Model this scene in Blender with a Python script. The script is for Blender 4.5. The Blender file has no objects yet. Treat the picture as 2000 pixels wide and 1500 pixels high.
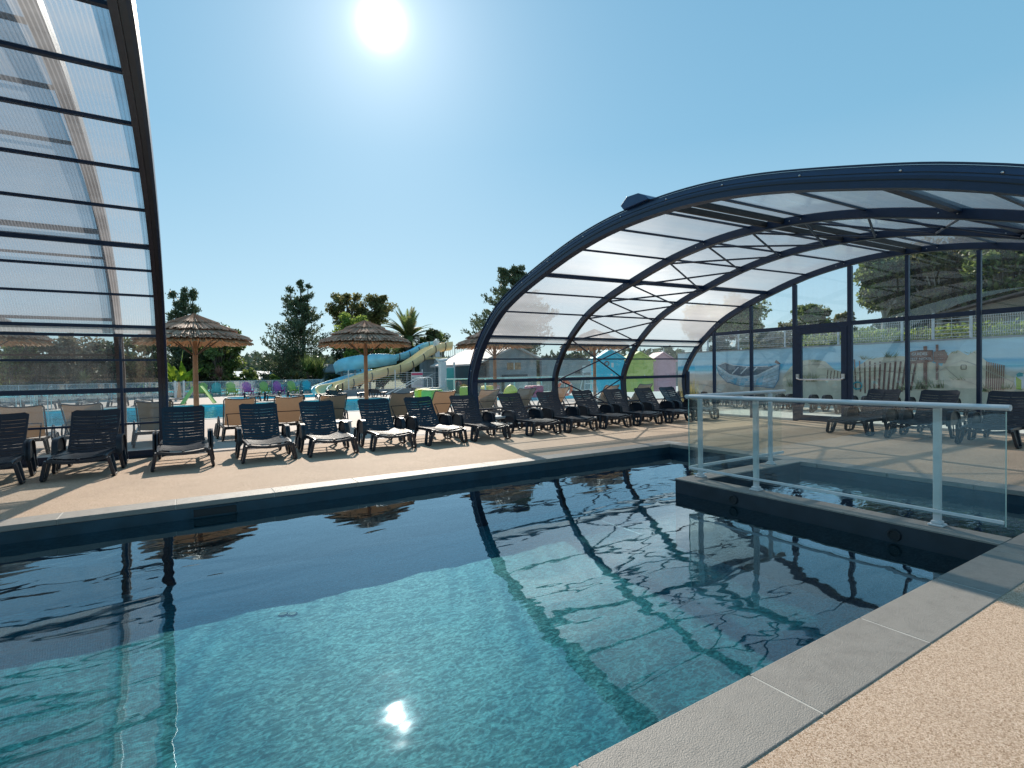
import bpy, math, random
import numpy as np
from mathutils import Vector, Matrix
from math import sin, cos, pi, radians, sqrt, atan2
random.seed(7); rng = np.random.default_rng(11)
S = bpy.context.scene
# ------------------------------------------------------------------ camera
CH = 1.4; CF = 1031.7; CY, CP, CR = radians(31.937), radians(-1.2109), radians(-.9507)
fw = Vector((sin(CY)*cos(CP), cos(CY)*cos(CP), sin(CP)))
rt = Vector((cos(CY), -sin(CY), 0)); up = rt.cross(fw)
r2 = rt*cos(CR)+up*sin(CR); u2 = -rt*sin(CR)+up*cos(CR)
cam = bpy.data.cameras.new('camera'); camo = bpy.data.objects.new('camera', cam); S.collection.objects.link(camo)
camo.matrix_world = Matrix(((r2.x, u2.x, -fw.x, 0), (r2.y, u2.y, -fw.y, 0), (r2.z, u2.z, -fw.z, CH), (0, 0, 0, 1)))
cam.sensor_width = 36; cam.lens = 36*CF/2000; cam.clip_start = .05; cam.clip_end = 5000
S.camera = camo
# ------------------------------------------------------------------ light
SUN_EL, SUN_AZ = radians(32.6), radians(18.85)       # azimuth from +Y towards +X
sund = Vector((sin(SUN_AZ)*cos(SUN_EL), cos(SUN_AZ)*cos(SUN_EL), sin(SUN_EL)))
W = bpy.data.worlds.new('World'); S.world = W; W.use_nodes = True
nt = W.node_tree; nt.nodes.clear()
def N(nt, t, **k):
    n = nt.nodes.new(t)
    for a, b in k.items(): setattr(n, a, b)
    return n
out = N(nt, 'ShaderNodeOutputWorld'); bg = N(nt, 'ShaderNodeBackground'); bg.inputs[1].default_value = .085
sky = N(nt, 'ShaderNodeTexSky', sky_type='NISHITA', sun_disc=False, sun_elevation=SUN_EL, sun_rotation=SUN_AZ, altitude=0, air_density=1.0, dust_density=.25, ozone_density=2.2)
geo = N(nt, 'ShaderNodeTexCoord'); sz = N(nt, 'ShaderNodeSeparateXYZ'); nt.links.new(geo.outputs['Generated'], sz.inputs[0])
cr_ = N(nt, 'ShaderNodeValToRGB'); els = cr_.color_ramp.elements; els.new(.5); els.new(.5)
for e_, (p_, c_) in zip(els, ((.0, (.47, .63, .69)), (.10, (.34, .54, .64)), (.38, (.17, .40, .56)), (.9, (.09, .29, .48)))): e_.position = p_; e_.color = (*c_, 1)
nt.links.new(sz.outputs['Z'], cr_.inputs[0])
bgc = N(nt, 'ShaderNodeBackground'); bgc.inputs[1].default_value = .86; nt.links.new(cr_.outputs[0], bgc.inputs[0])
nt.links.new(sky.outputs[0], bg.inputs[0]); bg.inputs[1].default_value = .022
# the sun's own glare in the sky: a bright disc with an aureole round its direction
tc = N(nt, 'ShaderNodeTexCoord'); dot = N(nt, 'ShaderNodeVectorMath', operation='DOT_PRODUCT'); dot.inputs[1].default_value = sund
nt.links.new(tc.outputs['Generated'], dot.inputs[0])
ac = N(nt, 'ShaderNodeMath', operation='ARCCOSINE'); nt.links.new(dot.outputs['Value'], ac.inputs[0])
def expo(w, a):
    m = N(nt, 'ShaderNodeMath', operation='MULTIPLY'); m.inputs[1].default_value = -1/w; nt.links.new(ac.outputs[0], m.inputs[0])
    e = N(nt, 'ShaderNodeMath', operation='EXPONENT'); nt.links.new(m.outputs[0], e.inputs[0])
    s = N(nt, 'ShaderNodeMath', operation='MULTIPLY'); s.inputs[1].default_value = a; nt.links.new(e.outputs[0], s.inputs[0]); return s
e1, e2 = expo(.0090, 14.), expo(.080, .42); e3 = expo(.30, .11)
ad = N(nt, 'ShaderNodeMath', operation='ADD'); nt.links.new(e1.outputs[0], ad.inputs[0]); nt.links.new(e2.outputs[0], ad.inputs[1])
ad2 = N(nt, 'ShaderNodeMath', operation='ADD'); nt.links.new(ad.outputs[0], ad2.inputs[0]); nt.links.new(e3.outputs[0], ad2.inputs[1])
bg2 = N(nt, 'ShaderNodeBackground'); bg2.inputs[0].default_value = (1, .97, .92, 1); nt.links.new(ad2.outputs[0], bg2.inputs[1])
ash = N(nt, 'ShaderNodeAddShader'); nt.links.new(bg.outputs[0], ash.inputs[0]); nt.links.new(bg2.outputs[0], ash.inputs[1]); ash2 = N(nt, 'ShaderNodeAddShader'); nt.links.new(ash.outputs[0], ash2.inputs[0]); nt.links.new(bgc.outputs[0], ash2.inputs[1]); nt.links.new(ash2.outputs[0], out.inputs[0])
sl = bpy.data.lights.new('sun', 'SUN'); sl.energy = 4.6; sl.angle = radians(.5); sl.color = (1, .91, .79)
so = bpy.data.objects.new('sun', sl); S.collection.objects.link(so)
so.rotation_euler = sund.to_track_quat('Z', 'Y').to_euler(); so.location = (0, 0, 30)
S.view_settings.view_transform = 'Standard'; S.view_settings.look = 'None'; S.view_settings.gamma = 1; S.view_settings.exposure = .27
S.cycles.transparent_max_bounces = 28; S.cycles.max_bounces = 8; S.cycles.use_denoising = True
# ------------------------------------------------------------------ photo geometry helpers
RR = np.array([r2, u2, fw])
def ray(x, y): return RR.T @ np.array([(x-1000)/CF, (750-y)/CF, 1.])
def g(x, y, z=0.): w = ray(x, y); t = (z-CH)/w[2]; return Vector((w[0]*t, w[1]*t, z))
def onx(x, y, X): w = ray(x, y); t = X/w[0]; return Vector((X, w[1]*t, CH+w[2]*t))
def ony(x, y, Y): w = ray(x, y); t = Y/w[1]; return Vector((w[0]*t, Y, CH+w[2]*t))
# ------------------------------------------------------------------ materials
def mat(name):
    m = bpy.data.materials.new(name); m.use_nodes = True; t = m.node_tree
    return m, t, t.nodes['Principled BSDF'], t.nodes['Material Output']
def lk(t, a, b): t.links.new(a, b)
def plain(name, col, rough=.5, metal=0., var=.12, scale=6., bump=0., spec=.5, bscale=60):
    m, t, p, o = mat(name)
    p.inputs['Roughness'].default_value = rough; p.inputs['Metallic'].default_value = metal; p.inputs['Specular IOR Level'].default_value = spec
    tc = N(t, 'ShaderNodeTexCoord'); no = N(t, 'ShaderNodeTexNoise'); no.inputs['Scale'].default_value = scale; no.inputs['Detail'].default_value = 5
    lk(t, tc.outputs['Object'], no.inputs['Vector'])
    r = N(t, 'ShaderNodeMapRange'); r.inputs[1].default_value = .3; r.inputs[2].default_value = .7; r.inputs[3].default_value = 1-var; r.inputs[4].default_value = 1+var
    lk(t, no.outputs['Fac'], r.inputs[0])
    mx = N(t, 'ShaderNodeVectorMath', operation='SCALE'); mx.inputs[0].default_value = col[:3]; lk(t, r.outputs[0], mx.inputs['Scale'])
    lk(t, mx.outputs[0], p.inputs['Base Color'])
    rr = N(t, 'ShaderNodeMapRange'); rr.inputs[3].default_value = max(0, rough-.08); rr.inputs[4].default_value = min(1, rough+.1); lk(t, no.outputs['Fac'], rr.inputs[0]); lk(t, rr.outputs[0], p.inputs['Roughness'])
    if bump:
        n2 = N(t, 'ShaderNodeTexNoise'); n2.inputs['Scale'].default_value = bscale; n2.inputs['Detail'].default_value = 4; lk(t, tc.outputs['Object'], n2.inputs['Vector'])
        b = N(t, 'ShaderNodeBump'); b.inputs['Strength'].default_value = bump; b.inputs['Distance'].default_value = .01; lk(t, n2.outputs['Fac'], b.inputs['Height']); lk(t, b.outputs[0], p.inputs['Normal'])
    return m
def ramp(t, fac, stops):
    c = N(t, 'ShaderNodeValToRGB'); e = c.color_ramp.elements
    while len(e) < len(stops): e.new(.5)
    for i, (p, col) in enumerate(stops): e[i].position = p; e[i].color = (*col, 1)
    lk(t, fac, c.inputs[0]); return c
def gravel(name, cols, scale=110.):
    m, t, p, o = mat(name); tc = N(t, 'ShaderNodeTexCoord')
    v = N(t, 'ShaderNodeTexVoronoi'); v.inputs['Scale'].default_value = scale; lk(t, tc.outputs['Object'], v.inputs['Vector'])
    c = ramp(t, v.outputs['Color'], cols)
    sx = N(t, 'ShaderNodeSeparateColor'); lk(t, v.outputs['Color'], sx.inputs[0]); lk(t, sx.outputs[0], c.inputs[0])
    n = N(t, 'ShaderNodeTexNoise'); n.inputs['Scale'].default_value = .9; n.inputs['Detail'].default_value = 5; n.inputs['Roughness'].default_value = .65; lk(t, tc.outputs['Object'], n.inputs['Vector'])
    r = N(t, 'ShaderNodeMapRange'); r.inputs[1].default_value = .3; r.inputs[2].default_value = .7; r.inputs[3].default_value = .88; r.inputs[4].default_value = 1.06; lk(t, n.outputs['Fac'], r.inputs[0])
    v2 = N(t, 'ShaderNodeTexVoronoi', feature='DISTANCE_TO_EDGE'); v2.inputs['Scale'].default_value = scale; lk(t, tc.outputs['Object'], v2.inputs['Vector'])
    r3 = N(t, 'ShaderNodeMapRange'); r3.inputs[1].default_value = 0; r3.inputs[2].default_value = .12; r3.inputs[3].default_value = .62; r3.inputs[4].default_value = 1; lk(t, v2.outputs['Distance'], r3.inputs[0])
    mu = N(t, 'ShaderNodeMath', operation='MULTIPLY'); lk(t, r.outputs[0], mu.inputs[0]); lk(t, r3.outputs[0], mu.inputs[1])
    mx = N(t, 'ShaderNodeVectorMath', operation='SCALE'); lk(t, c.outputs[0], mx.inputs[0]); lk(t, mu.outputs[0], mx.inputs['Scale']); lk(t, mx.outputs[0], p.inputs['Base Color'])
    b = N(t, 'ShaderNodeBump'); b.inputs['Strength'].default_value = .45; b.inputs['Distance'].default_value = .006; lk(t, v2.outputs['Distance'], b.inputs['Height']); lk(t, b.outputs[0], p.inputs['Normal'])
    p.inputs['Roughness'].default_value = .75; p.inputs['Specular IOR Level'].default_value = .15; return m
M = {}
M['deck'] = gravel('resin_gravel', [(0, (.30, .185, .105)), (.3, (.55, .385, .27)), (.6, (.65, .465, .33)), (1, (.78, .60, .46))], 215.)
M['concrete'] = plain('pale_concrete', (.51, .40, .33), .75, var=.08, scale=2.5, bump=.2)
M['outer'] = plain('outer_concrete', (.60, .57, .50), .75, var=.08, scale=2.5, bump=.2)
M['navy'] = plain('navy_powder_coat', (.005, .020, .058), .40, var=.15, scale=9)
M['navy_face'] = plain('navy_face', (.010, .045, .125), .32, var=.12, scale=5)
M['flange'] = plain('flange_aluminium', (.055, .052, .062), .32, metal=.5)
M['brownmetal'] = plain('backlit_brown_metal', (.11, .065, .05), .5)  # brown of sunlight through the panels put into the metal's colour
M['mauve'] = plain('greyed_metal', (.045, .038, .050), .35, metal=.3)
M['gasket'] = plain('black_gasket', (.012, .013, .015), .55)
M['steel'] = plain('bolt_steel', (.62, .62, .62), .3, metal=1)
M['white'] = plain('white_coat', (.62, .63, .63), .38, var=.06)
M['plastic'] = plain('navy_black_plastic', (.008, .0145, .026), .32, var=.2, scale=14, bump=.08, bscale=220)
M['plastic2'] = plain('graphite_plastic', (.020, .020, .022), .32, var=.2, scale=14, bump=.08, bscale=220)
M['greyplastic'] = plain('grey_plastic', (.09, .085, .085), .42, var=.2, scale=14)
M['sling'] = plain('beige_sling_fabric', (.60, .48, .36), .8, var=.07, scale=30, bump=.3, bscale=300)
M['wood'] = plain('pole_wood', (.34, .19, .10), .6, var=.3, scale=5, bump=.2)
M['bark'] = plain('bark', (.11, .085, .065), .85, var=.35, scale=3, bump=.5, bscale=12)
M['birch'] = plain('pale_bark', (.42, .38, .33), .8, var=.5, scale=3, bump=.3, bscale=12)
M['slate'] = plain('pool_wall_slate', (.010, .038, .058), .35, var=.3, scale=5, bump=.1)
M['spawall'] = plain('spa_wall_slate', (.016, .022, .032), .4, var=.3, scale=5, bump=.1)
M['wallgrey'] = plain('grey_render', (.26, .27, .28), .8, var=.16, scale=1.6)
M['wallwhite'] = plain('white_render', (.55, .56, .55), .8, var=.1, scale=1.6)
M['roofpink'] = plain('pinkish_sheet_roof', (.50, .41, .38), .7, var=.08, scale=2)  # even pinkish white, the roof's own colour
M['whiteroof'] = plain('white_sheet_roof', (.70, .68, .66), .5, var=.06, scale=2)
M['dark'] = plain('dark_opening', (.02, .05, .065), .5)
M['cyan'] = plain('cyan_paint', (.02, .50, .66), .6, var=.1, scale=2)
M['lime'] = plain('lime_paint', (.45, .52, .12), .6, var=.1, scale=2)
M['pink'] = plain('pink_paint', (.58, .32, .38), .6, var=.1, scale=2)
M['limeseat'] = plain('lime_plastic', (.34, .52, .12), .5, var=.08)
M['teal'] = plain('teal_plastic', (.10, .44, .42), .5, var=.08)
M['turq'] = plain('turquoise_plastic', (.03, .47, .58), .5, var=.08)
M['magenta'] = plain('magenta_plastic', (.48, .13, .42), .5, var=.08)
M['yellow'] = plain('yellow_plastic', (.80, .62, .06), .4, var=.08)
M['slideblue'] = plain('blue_fibreglass', (.24, .60, .75), .3, var=.18, scale=1.4)
M['slideyellow'] = plain('cream_yellow_fibreglass', (.90, .70, .38), .35, var=.12, scale=1.4)
M['orange'] = plain('orange_foam', (.70, .17, .07), .5)
M['red'] = plain('sign_red', (.55, .06, .14), .5)
M['ink'] = plain('sign_ink', (.02, .12, .16), .5)
M['hillmat'] = plain('far_land', (.05, .075, .045), .9, var=.4, scale=.05)
M['grass'] = plain('grass_land', (.07, .10, .035), .9, var=.4, scale=.6)
M['tile'] = plain('roof_tile', (.22, .14, .12), .8, var=.3, scale=4)
def thatchmat(name, a, b, rough=.45):
    m, t, p, o = mat(name); ge = N(t, 'ShaderNodeNewGeometry'); c = ramp(t, ge.outputs['Random Per Island'], [(0, a), (1, b)])
    lk(t, c.outputs[0], p.inputs['Base Color']); p.inputs['Roughness'].default_value = rough; p.inputs['Specular IOR Level'].default_value = .22; return m
M['thatch'] = thatchmat('weathered_thatch', (.26, .135, .08), (.68, .43, .30), .62)
M['thatchin'] = thatchmat('thatch_underside', (.30, .16, .08), (.50, .30, .16), .7)
def leafmat(name, a, b, tr=.35, rough=.5):
    m, t, p, o = mat(name); ge = N(t, 'ShaderNodeNewGeometry'); c = ramp(t, ge.outputs['Random Per Island'], [(0, a), (1, b)])
    lk(t, c.outputs[0], p.inputs['Base Color']); p.inputs['Roughness'].default_value = rough
    tl = N(t, 'ShaderNodeBsdfTranslucent'); lk(t, c.outputs[0], tl.inputs[0]); mx = N(t, 'ShaderNodeMixShader'); mx.inputs[0].default_value = tr
    lk(t, p.outputs[0], mx.inputs[1]); lk(t, tl.outputs[0], mx.inputs[2]); lk(t, mx.outputs[0], o.inputs[0]); return m
M['pine'] = leafmat('pine_needles', (.05, .08, .045), (.17, .20, .10), .35)
M['leaf'] = leafmat('mid_green_leaves', (0.045, 0.08, 0.02), (0.27, 0.33, 0.10), 0.55)
M['olive'] = leafmat('olive_leaves', (0.09, 0.10, 0.035), (0.32, 0.29, 0.11), 0.55)
M['light'] = leafmat('light_green_leaves', (0.12, 0.19, 0.03), (0.36, 0.44, 0.1), 0.55)
M['darkleaf'] = leafmat('dark_leaves', (0.03, 0.05, 0.025), (0.11, 0.13, 0.055), 0.4)
M['brownleaf'] = leafmat('dry_mixed_leaves', (.13, .12, .08), (.42, .33, .22), .45)
M['banana'] = leafmat('banana_leaves', (.16, .26, .02), (.42, .52, .05), .6, .35)
M['redleaf'] = leafmat('dusty_red_leaves', (.16, .06, .045), (.38, .20, .14), .4)
M['strawleaf'] = leafmat('yellow_sword_leaves', (.26, .24, .08), (.55, .48, .22), .4)
_t = M['sling'].node_tree; _p = _t.nodes['Principled BSDF']; _tl = N(_t, 'ShaderNodeBsdfTranslucent'); _tl.inputs[0].default_value = (.58, .44, .32, 1); _m = N(_t, 'ShaderNodeMixShader'); _m.inputs[0].default_value = .45
lk(_t, _p.outputs[0], _m.inputs[1]); lk(_t, _tl.outputs[0], _m.inputs[2]); lk(_t, _m.outputs[0], _t.nodes['Material Output'].inputs[0])
# ---- glass / polycarbonate
def facing(t, f0, normal=None, power=5.):
    lw = N(t, 'ShaderNodeLayerWeight'); lw.inputs[0].default_value = .5
    if normal: lk(t, normal, lw.inputs['Normal'])
    pw = N(t, 'ShaderNodeMath', operation='POWER'); pw.inputs[1].default_value = power; lk(t, lw.outputs['Facing'], pw.inputs[0])
    r = N(t, 'ShaderNodeMapRange'); r.inputs[3].default_value = f0; r.inputs[4].default_value = 1; lk(t, pw.outputs[0], r.inputs[0]); return r
def glass(name, tintc, f0=.09, haze=0., hazecol=(.7, .7, .7), rough=0.):
    m, t, p, o = mat(name); t.nodes.remove(p)
    tr = N(t, 'ShaderNodeBsdfTransparent'); tr.inputs[0].default_value = (*tintc, 1)
    gl = N(t, 'ShaderNodeBsdfGlossy'); gl.inputs['Roughness'].default_value = rough; gl.inputs[0].default_value = (.95, .97, 1, 1)
    f = facing(t, f0); mx = N(t, 'ShaderNodeMixShader'); lk(t, f.outputs[0], mx.inputs[0]); lk(t, gl.outputs[0], mx.inputs[2])
    if haze:
        tc = N(t, 'ShaderNodeTexCoord'); mp = N(t, 'ShaderNodeMapping'); mp.inputs['Scale'].default_value = (5, 5, .6); n = N(t, 'ShaderNodeTexNoise'); n.inputs['Scale'].default_value = 2.2; n.inputs['Detail'].default_value = 6; n.inputs['Roughness'].default_value = .7
        lk(t, tc.outputs['Object'], mp.inputs[0]); lk(t, mp.outputs[0], n.inputs['Vector'])
        r = N(t, 'ShaderNodeMapRange'); r.inputs[1].default_value = .3; r.inputs[2].default_value = .75; r.inputs[3].default_value = haze*.4; r.inputs[4].default_value = haze*1.6; lk(t, n.outputs['Fac'], r.inputs[0])
        d = N(t, 'ShaderNodeBsdfTranslucent'); d.inputs[0].default_value = (*hazecol, 1); df = N(t, 'ShaderNodeBsdfDiffuse'); df.inputs[0].default_value = (*hazecol, 1)
        m1 = N(t, 'ShaderNodeMixShader'); m1.inputs[0].default_value = .5; lk(t, d.outputs[0], m1.inputs[1]); lk(t, df.outputs[0], m1.inputs[2])
        m2 = N(t, 'ShaderNodeMixShader'); lk(t, r.outputs[0], m2.inputs[0]); lk(t, tr.outputs[0], m2.inputs[1]); lk(t, m1.outputs[0], m2.inputs[2]); lk(t, m2.outputs[0], mx.inputs[1])
    else: lk(t, tr.outputs[0], mx.inputs[1])
    lk(t, mx.outputs[0], o.inputs[0]); return m
M['clear'] = glass('clear_acrylic', (.88, .92, .93), .07, .06, (.45, .45, .46))
M['gableglass'] = glass('gable_glass', (.93, .96, .97), .09, .04)
M['railglass'] = glass('rail_glass', (.94, .97, .955), .055, .012)
M['fenceglass'] = glass('fence_glass', (.86, .92, .95), .16, .40, (.55, .66, .72))  # pale haze puts the bright sky reflection into the pane's colour
def poly(name, ribs, milk, hair=.2, rib=.2, tlc=.46, tt=(.90, .93, .95)):
    m, t, p, o = mat(name); t.nodes.remove(p)
    tc = N(t, 'ShaderNodeTexCoord'); sx = N(t, 'ShaderNodeSeparateXYZ'); lk(t, tc.outputs['Object'], sx.inputs[0])
    mu = N(t, 'ShaderNodeMath', operation='MULTIPLY'); mu.inputs[1].default_value = 2*pi/ribs; lk(t, sx.outputs['X'], mu.inputs[0])
    sn = N(t, 'ShaderNodeMath', operation='SINE'); lk(t, mu.outputs[0], sn.inputs[0])
    r = N(t, 'ShaderNodeMapRange'); r.inputs[1].default_value = .2; r.inputs[2].default_value = .9; lk(t, sn.outputs[0], r.inputs[0])
    n = N(t, 'ShaderNodeTexNoise'); n.inputs['Scale'].default_value = .8; n.inputs['Detail'].default_value = 5; mp = N(t, 'ShaderNodeMapping'); mp.inputs['Scale'].default_value = (.5, 2, 2); lk(t, tc.outputs['Object'], mp.inputs[0]); lk(t, mp.outputs[0], n.inputs['Vector'])
    mk = N(t, 'ShaderNodeMapRange'); mk.inputs[1].default_value = .3; mk.inputs[2].default_value = .7; mk.inputs[3].default_value = milk-.14; mk.inputs[4].default_value = milk+.12; lk(t, n.outputs['Fac'], mk.inputs[0])
    a = N(t, 'ShaderNodeMath', operation='MULTIPLY_ADD'); a.inputs[1].default_value = rib; lk(t, r.outputs[0], a.inputs[0]); lk(t, mk.outputs[0], a.inputs[2]); a.use_clamp = True
    tr = N(t, 'ShaderNodeBsdfTransparent'); tr.inputs[0].default_value = (*tt, 1)
    tl = N(t, 'ShaderNodeBsdfTranslucent'); tl.inputs[0].default_value = (tlc, tlc*.97, tlc, 1); df = N(t, 'ShaderNodeBsdfDiffuse'); df.inputs[0].default_value = (.50, .50, .53, 1)
    m1 = N(t, 'ShaderNodeMixShader'); m1.inputs[0].default_value = .35; lk(t, tl.outputs[0], m1.inputs[1]); lk(t, df.outputs[0], m1.inputs[2])
    # channel walls spread the sun in a streak: hair lobe along the channels
    ge = N(t, 'ShaderNodeNewGeometry'); cr = N(t, 'ShaderNodeVectorMath', operation='CROSS_PRODUCT'); cr.inputs[1].default_value = (1, 0, 0); lk(t, ge.outputs['Normal'], cr.inputs[0])
    h = N(t, 'ShaderNodeBsdfHair', component='Transmission'); h.inputs['Color'].default_value = (1, 1, 1, 1); h.inputs['RoughnessU'].default_value = .045; h.inputs['RoughnessV'].default_value = 1.; lk(t, cr.outputs[0], h.inputs['Tangent'])
    m3 = N(t, 'ShaderNodeMixShader'); m3.inputs[0].default_value = hair; lk(t, m1.outputs[0], m3.inputs[1]); lk(t, h.outputs[0], m3.inputs[2])
    m2 = N(t, 'ShaderNodeMixShader'); lk(t, a.outputs[0], m2.inputs[0]); lk(t, tr.outputs[0], m2.inputs[1]); lk(t, m3.outputs[0], m2.inputs[2])
    gl = N(t, 'ShaderNodeBsdfGlossy'); gl.inputs['Roughness'].default_value = .12; f = facing(t, .05); mx = N(t, 'ShaderNodeMixShader'); lk(t, f.outputs[0], mx.inputs[0]); lk(t, m2.outputs[0], mx.inputs[1]); lk(t, gl.outputs[0], mx.inputs[2])
    lk(t, mx.outputs[0], o.inputs[0]); return m
M['polyL'] = poly('ribbed_polycarbonate', .034, .36, rib=.22, tlc=.50, tt=(.76, .82, .87), hair=.12)
M['polyR'] = poly('milky_polycarbonate', .05, .60, rib=.10, tlc=.60, hair=.12)
M['polystrip'] = poly('bright_polycarbonate_strip', .05, .75)
def water(name, tintc, bumpd, caustic=.0, f0=.022, fp=3.1, ws=1.):
    m, t, p, o = mat(name); t.nodes.remove(p)
    tc = N(t, 'ShaderNodeTexCoord')
    mp = N(t, 'ShaderNodeMapping'); mp.inputs['Rotation'].default_value = (0, 0, radians(-20)); mp.inputs['Scale'].default_value = (.75, 1.5, 1); lk(t, tc.outputs['Object'], mp.inputs[0])
    n1 = N(t, 'ShaderNodeTexNoise'); n1.inputs['Scale'].default_value = 1.9*ws; n1.inputs['Detail'].default_value = 2.0; n1.inputs['Roughness'].default_value = .42; n1.inputs['Distortion'].default_value = .5; lk(t, mp.outputs[0], n1.inputs['Vector'])
    n2 = N(t, 'ShaderNodeTexNoise'); n2.inputs['Scale'].default_value = 14; n2.inputs['Detail'].default_value = 2; lk(t, mp.outputs[0], n2.inputs['Vector'])
    n3 = N(t, 'ShaderNodeTexNoise'); n3.inputs['Scale'].default_value = .35; lk(t, tc.outputs['Object'], n3.inputs['Vector'])
    am = N(t, 'ShaderNodeMapRange'); am.inputs[1].default_value = .35; am.inputs[2].default_value = .65; am.inputs[3].default_value = .35; am.inputs[4].default_value = 1.25; lk(t, n3.outputs['Fac'], am.inputs[0])
    m1 = N(t, 'ShaderNodeMath', operation='MULTIPLY'); lk(t, n1.outputs['Fac'], m1.inputs[0]); lk(t, am.outputs[0], m1.inputs[1])
    m2 = N(t, 'ShaderNodeMath', operation='MULTIPLY_ADD'); m2.inputs[1].default_value = .012; lk(t, n2.outputs['Fac'], m2.inputs[0]); lk(t, m1.outputs[0], m2.inputs[2])
    b = N(t, 'ShaderNodeBump'); b.inputs['Strength'].default_value = 1; b.inputs['Distance'].default_value = bumpd; lk(t, m2.outputs[0], b.inputs['Height'])
    gl = N(t, 'ShaderNodeBsdfGlossy'); gl.inputs['Roughness'].default_value = .018; gl.inputs[0].default_value = (.68, .88, 1, 1); lk(t, b.outputs[0], gl.inputs['Normal'])
    tr = N(t, 'ShaderNodeBsdfTransparent'); tr.inputs[0].default_value = (*tintc, 1)
    if caustic:   # caustic light painted into the tint as a net of bright noise lines
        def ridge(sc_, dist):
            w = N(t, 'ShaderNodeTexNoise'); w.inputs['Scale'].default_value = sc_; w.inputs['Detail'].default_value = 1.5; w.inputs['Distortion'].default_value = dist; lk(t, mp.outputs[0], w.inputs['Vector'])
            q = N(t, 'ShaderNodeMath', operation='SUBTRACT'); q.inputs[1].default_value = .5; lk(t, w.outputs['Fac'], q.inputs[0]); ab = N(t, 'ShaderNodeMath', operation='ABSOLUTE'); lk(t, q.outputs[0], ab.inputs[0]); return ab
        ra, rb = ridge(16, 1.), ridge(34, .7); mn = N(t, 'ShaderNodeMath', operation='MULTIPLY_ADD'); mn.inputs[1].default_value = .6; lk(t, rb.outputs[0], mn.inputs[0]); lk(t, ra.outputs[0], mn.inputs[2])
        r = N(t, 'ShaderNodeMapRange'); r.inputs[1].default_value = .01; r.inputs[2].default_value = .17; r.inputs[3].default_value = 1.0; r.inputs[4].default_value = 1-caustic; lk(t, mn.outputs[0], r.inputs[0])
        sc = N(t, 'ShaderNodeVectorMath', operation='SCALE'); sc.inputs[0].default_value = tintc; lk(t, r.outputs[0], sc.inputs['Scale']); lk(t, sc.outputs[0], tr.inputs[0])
    f = facing(t, f0, b.outputs[0], fp); mx = N(t, 'ShaderNodeMixShader'); lk(t, f.outputs[0], mx.inputs[0]); lk(t, tr.outputs[0], mx.inputs[1]); lk(t, gl.outputs[0], mx.inputs[2]); lk(t, mx.outputs[0], o.inputs[0])
    return m
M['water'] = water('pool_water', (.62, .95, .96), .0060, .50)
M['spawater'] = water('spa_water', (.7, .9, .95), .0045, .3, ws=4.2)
M['farwater'] = water('far_pool_water', (.88, .99, .99), .03, .12, fp=9)
def poolfloor(name, a, b):
    m, t, p, o = mat(name); tc = N(t, 'ShaderNodeTexCoord')
    v = N(t, 'ShaderNodeTexVoronoi'); v.inputs['Scale'].default_value = 70; lk(t, tc.outputs['Object'], v.inputs['Vector']); sx = N(t, 'ShaderNodeSeparateColor'); lk(t, v.outputs['Color'], sx.inputs[0])
    n = N(t, 'ShaderNodeTexNoise'); n.inputs['Scale'].default_value = .7; n.inputs['Detail'].default_value = 4; lk(t, tc.outputs['Object'], n.inputs['Vector'])
    ad = N(t, 'ShaderNodeMath', operation='MULTIPLY_ADD'); ad.inputs[1].default_value = .3; lk(t, sx.outputs[0], ad.inputs[0]); lk(t, n.outputs['Fac'], ad.inputs[2])
    c = ramp(t, ad.outputs[0], [(.3, a), (.85, b)]); lk(t, c.outputs[0], p.inputs['Base Color']); p.inputs['Roughness'].default_value = .6; return m
M['floor'] = poolfloor('pool_floor_stone', (.002, .095, .145), (.012, .27, .335))
M['spafloor'] = poolfloor('spa_floor_stone', (.012, .17, .24), (.05, .28, .35))
M['farfloor'] = poolfloor('far_pool_liner', (.08, .62, .70), (.16, .74, .80))
def slabmat():
    m, t, p, o = mat('coping_stone'); tc = N(t, 'ShaderNodeTexCoord'); ge = N(t, 'ShaderNodeNewGeometry')
    n = N(t, 'ShaderNodeTexNoise'); n.inputs['Scale'].default_value = 9; n.inputs['Detail'].default_value = 8; n.inputs['Roughness'].default_value = .7; lk(t, tc.outputs['Object'], n.inputs['Vector'])
    n2 = N(t, 'ShaderNodeTexNoise'); n2.inputs['Scale'].default_value = 160; n2.inputs['Detail'].default_value = 3; lk(t, tc.outputs['Object'], n2.inputs['Vector'])
    a = N(t, 'ShaderNodeMath', operation='MULTIPLY_ADD'); a.inputs[1].default_value = .75; lk(t, n2.outputs['Fac'], a.inputs[0]); lk(t, n.outputs['Fac'], a.inputs[2])
    a2 = N(t, 'ShaderNodeMath', operation='MULTIPLY_ADD'); a2.inputs[1].default_value = .14; lk(t, ge.outputs['Random Per Island'], a2.inputs[0]); lk(t, a.outputs[0], a2.inputs[2])
    c = ramp(t, a2.outputs[0], [(.45, (.15, .133, .116)), (1., (.26, .236, .207))]); lk(t, c.outputs[0], p.inputs['Base Color'])
    b = N(t, 'ShaderNodeBump'); b.inputs['Strength'].default_value = .9; b.inputs['Distance'].default_value = .005; lk(t, a.outputs[0], b.inputs['Height']); lk(t, b.outputs[0], p.inputs['Normal']); p.inputs['Roughness'].default_value = .55
    return m
M['coping'] = slabmat()
M['grout'] = plain('grout', (.50, .47, .42), .9)
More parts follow.
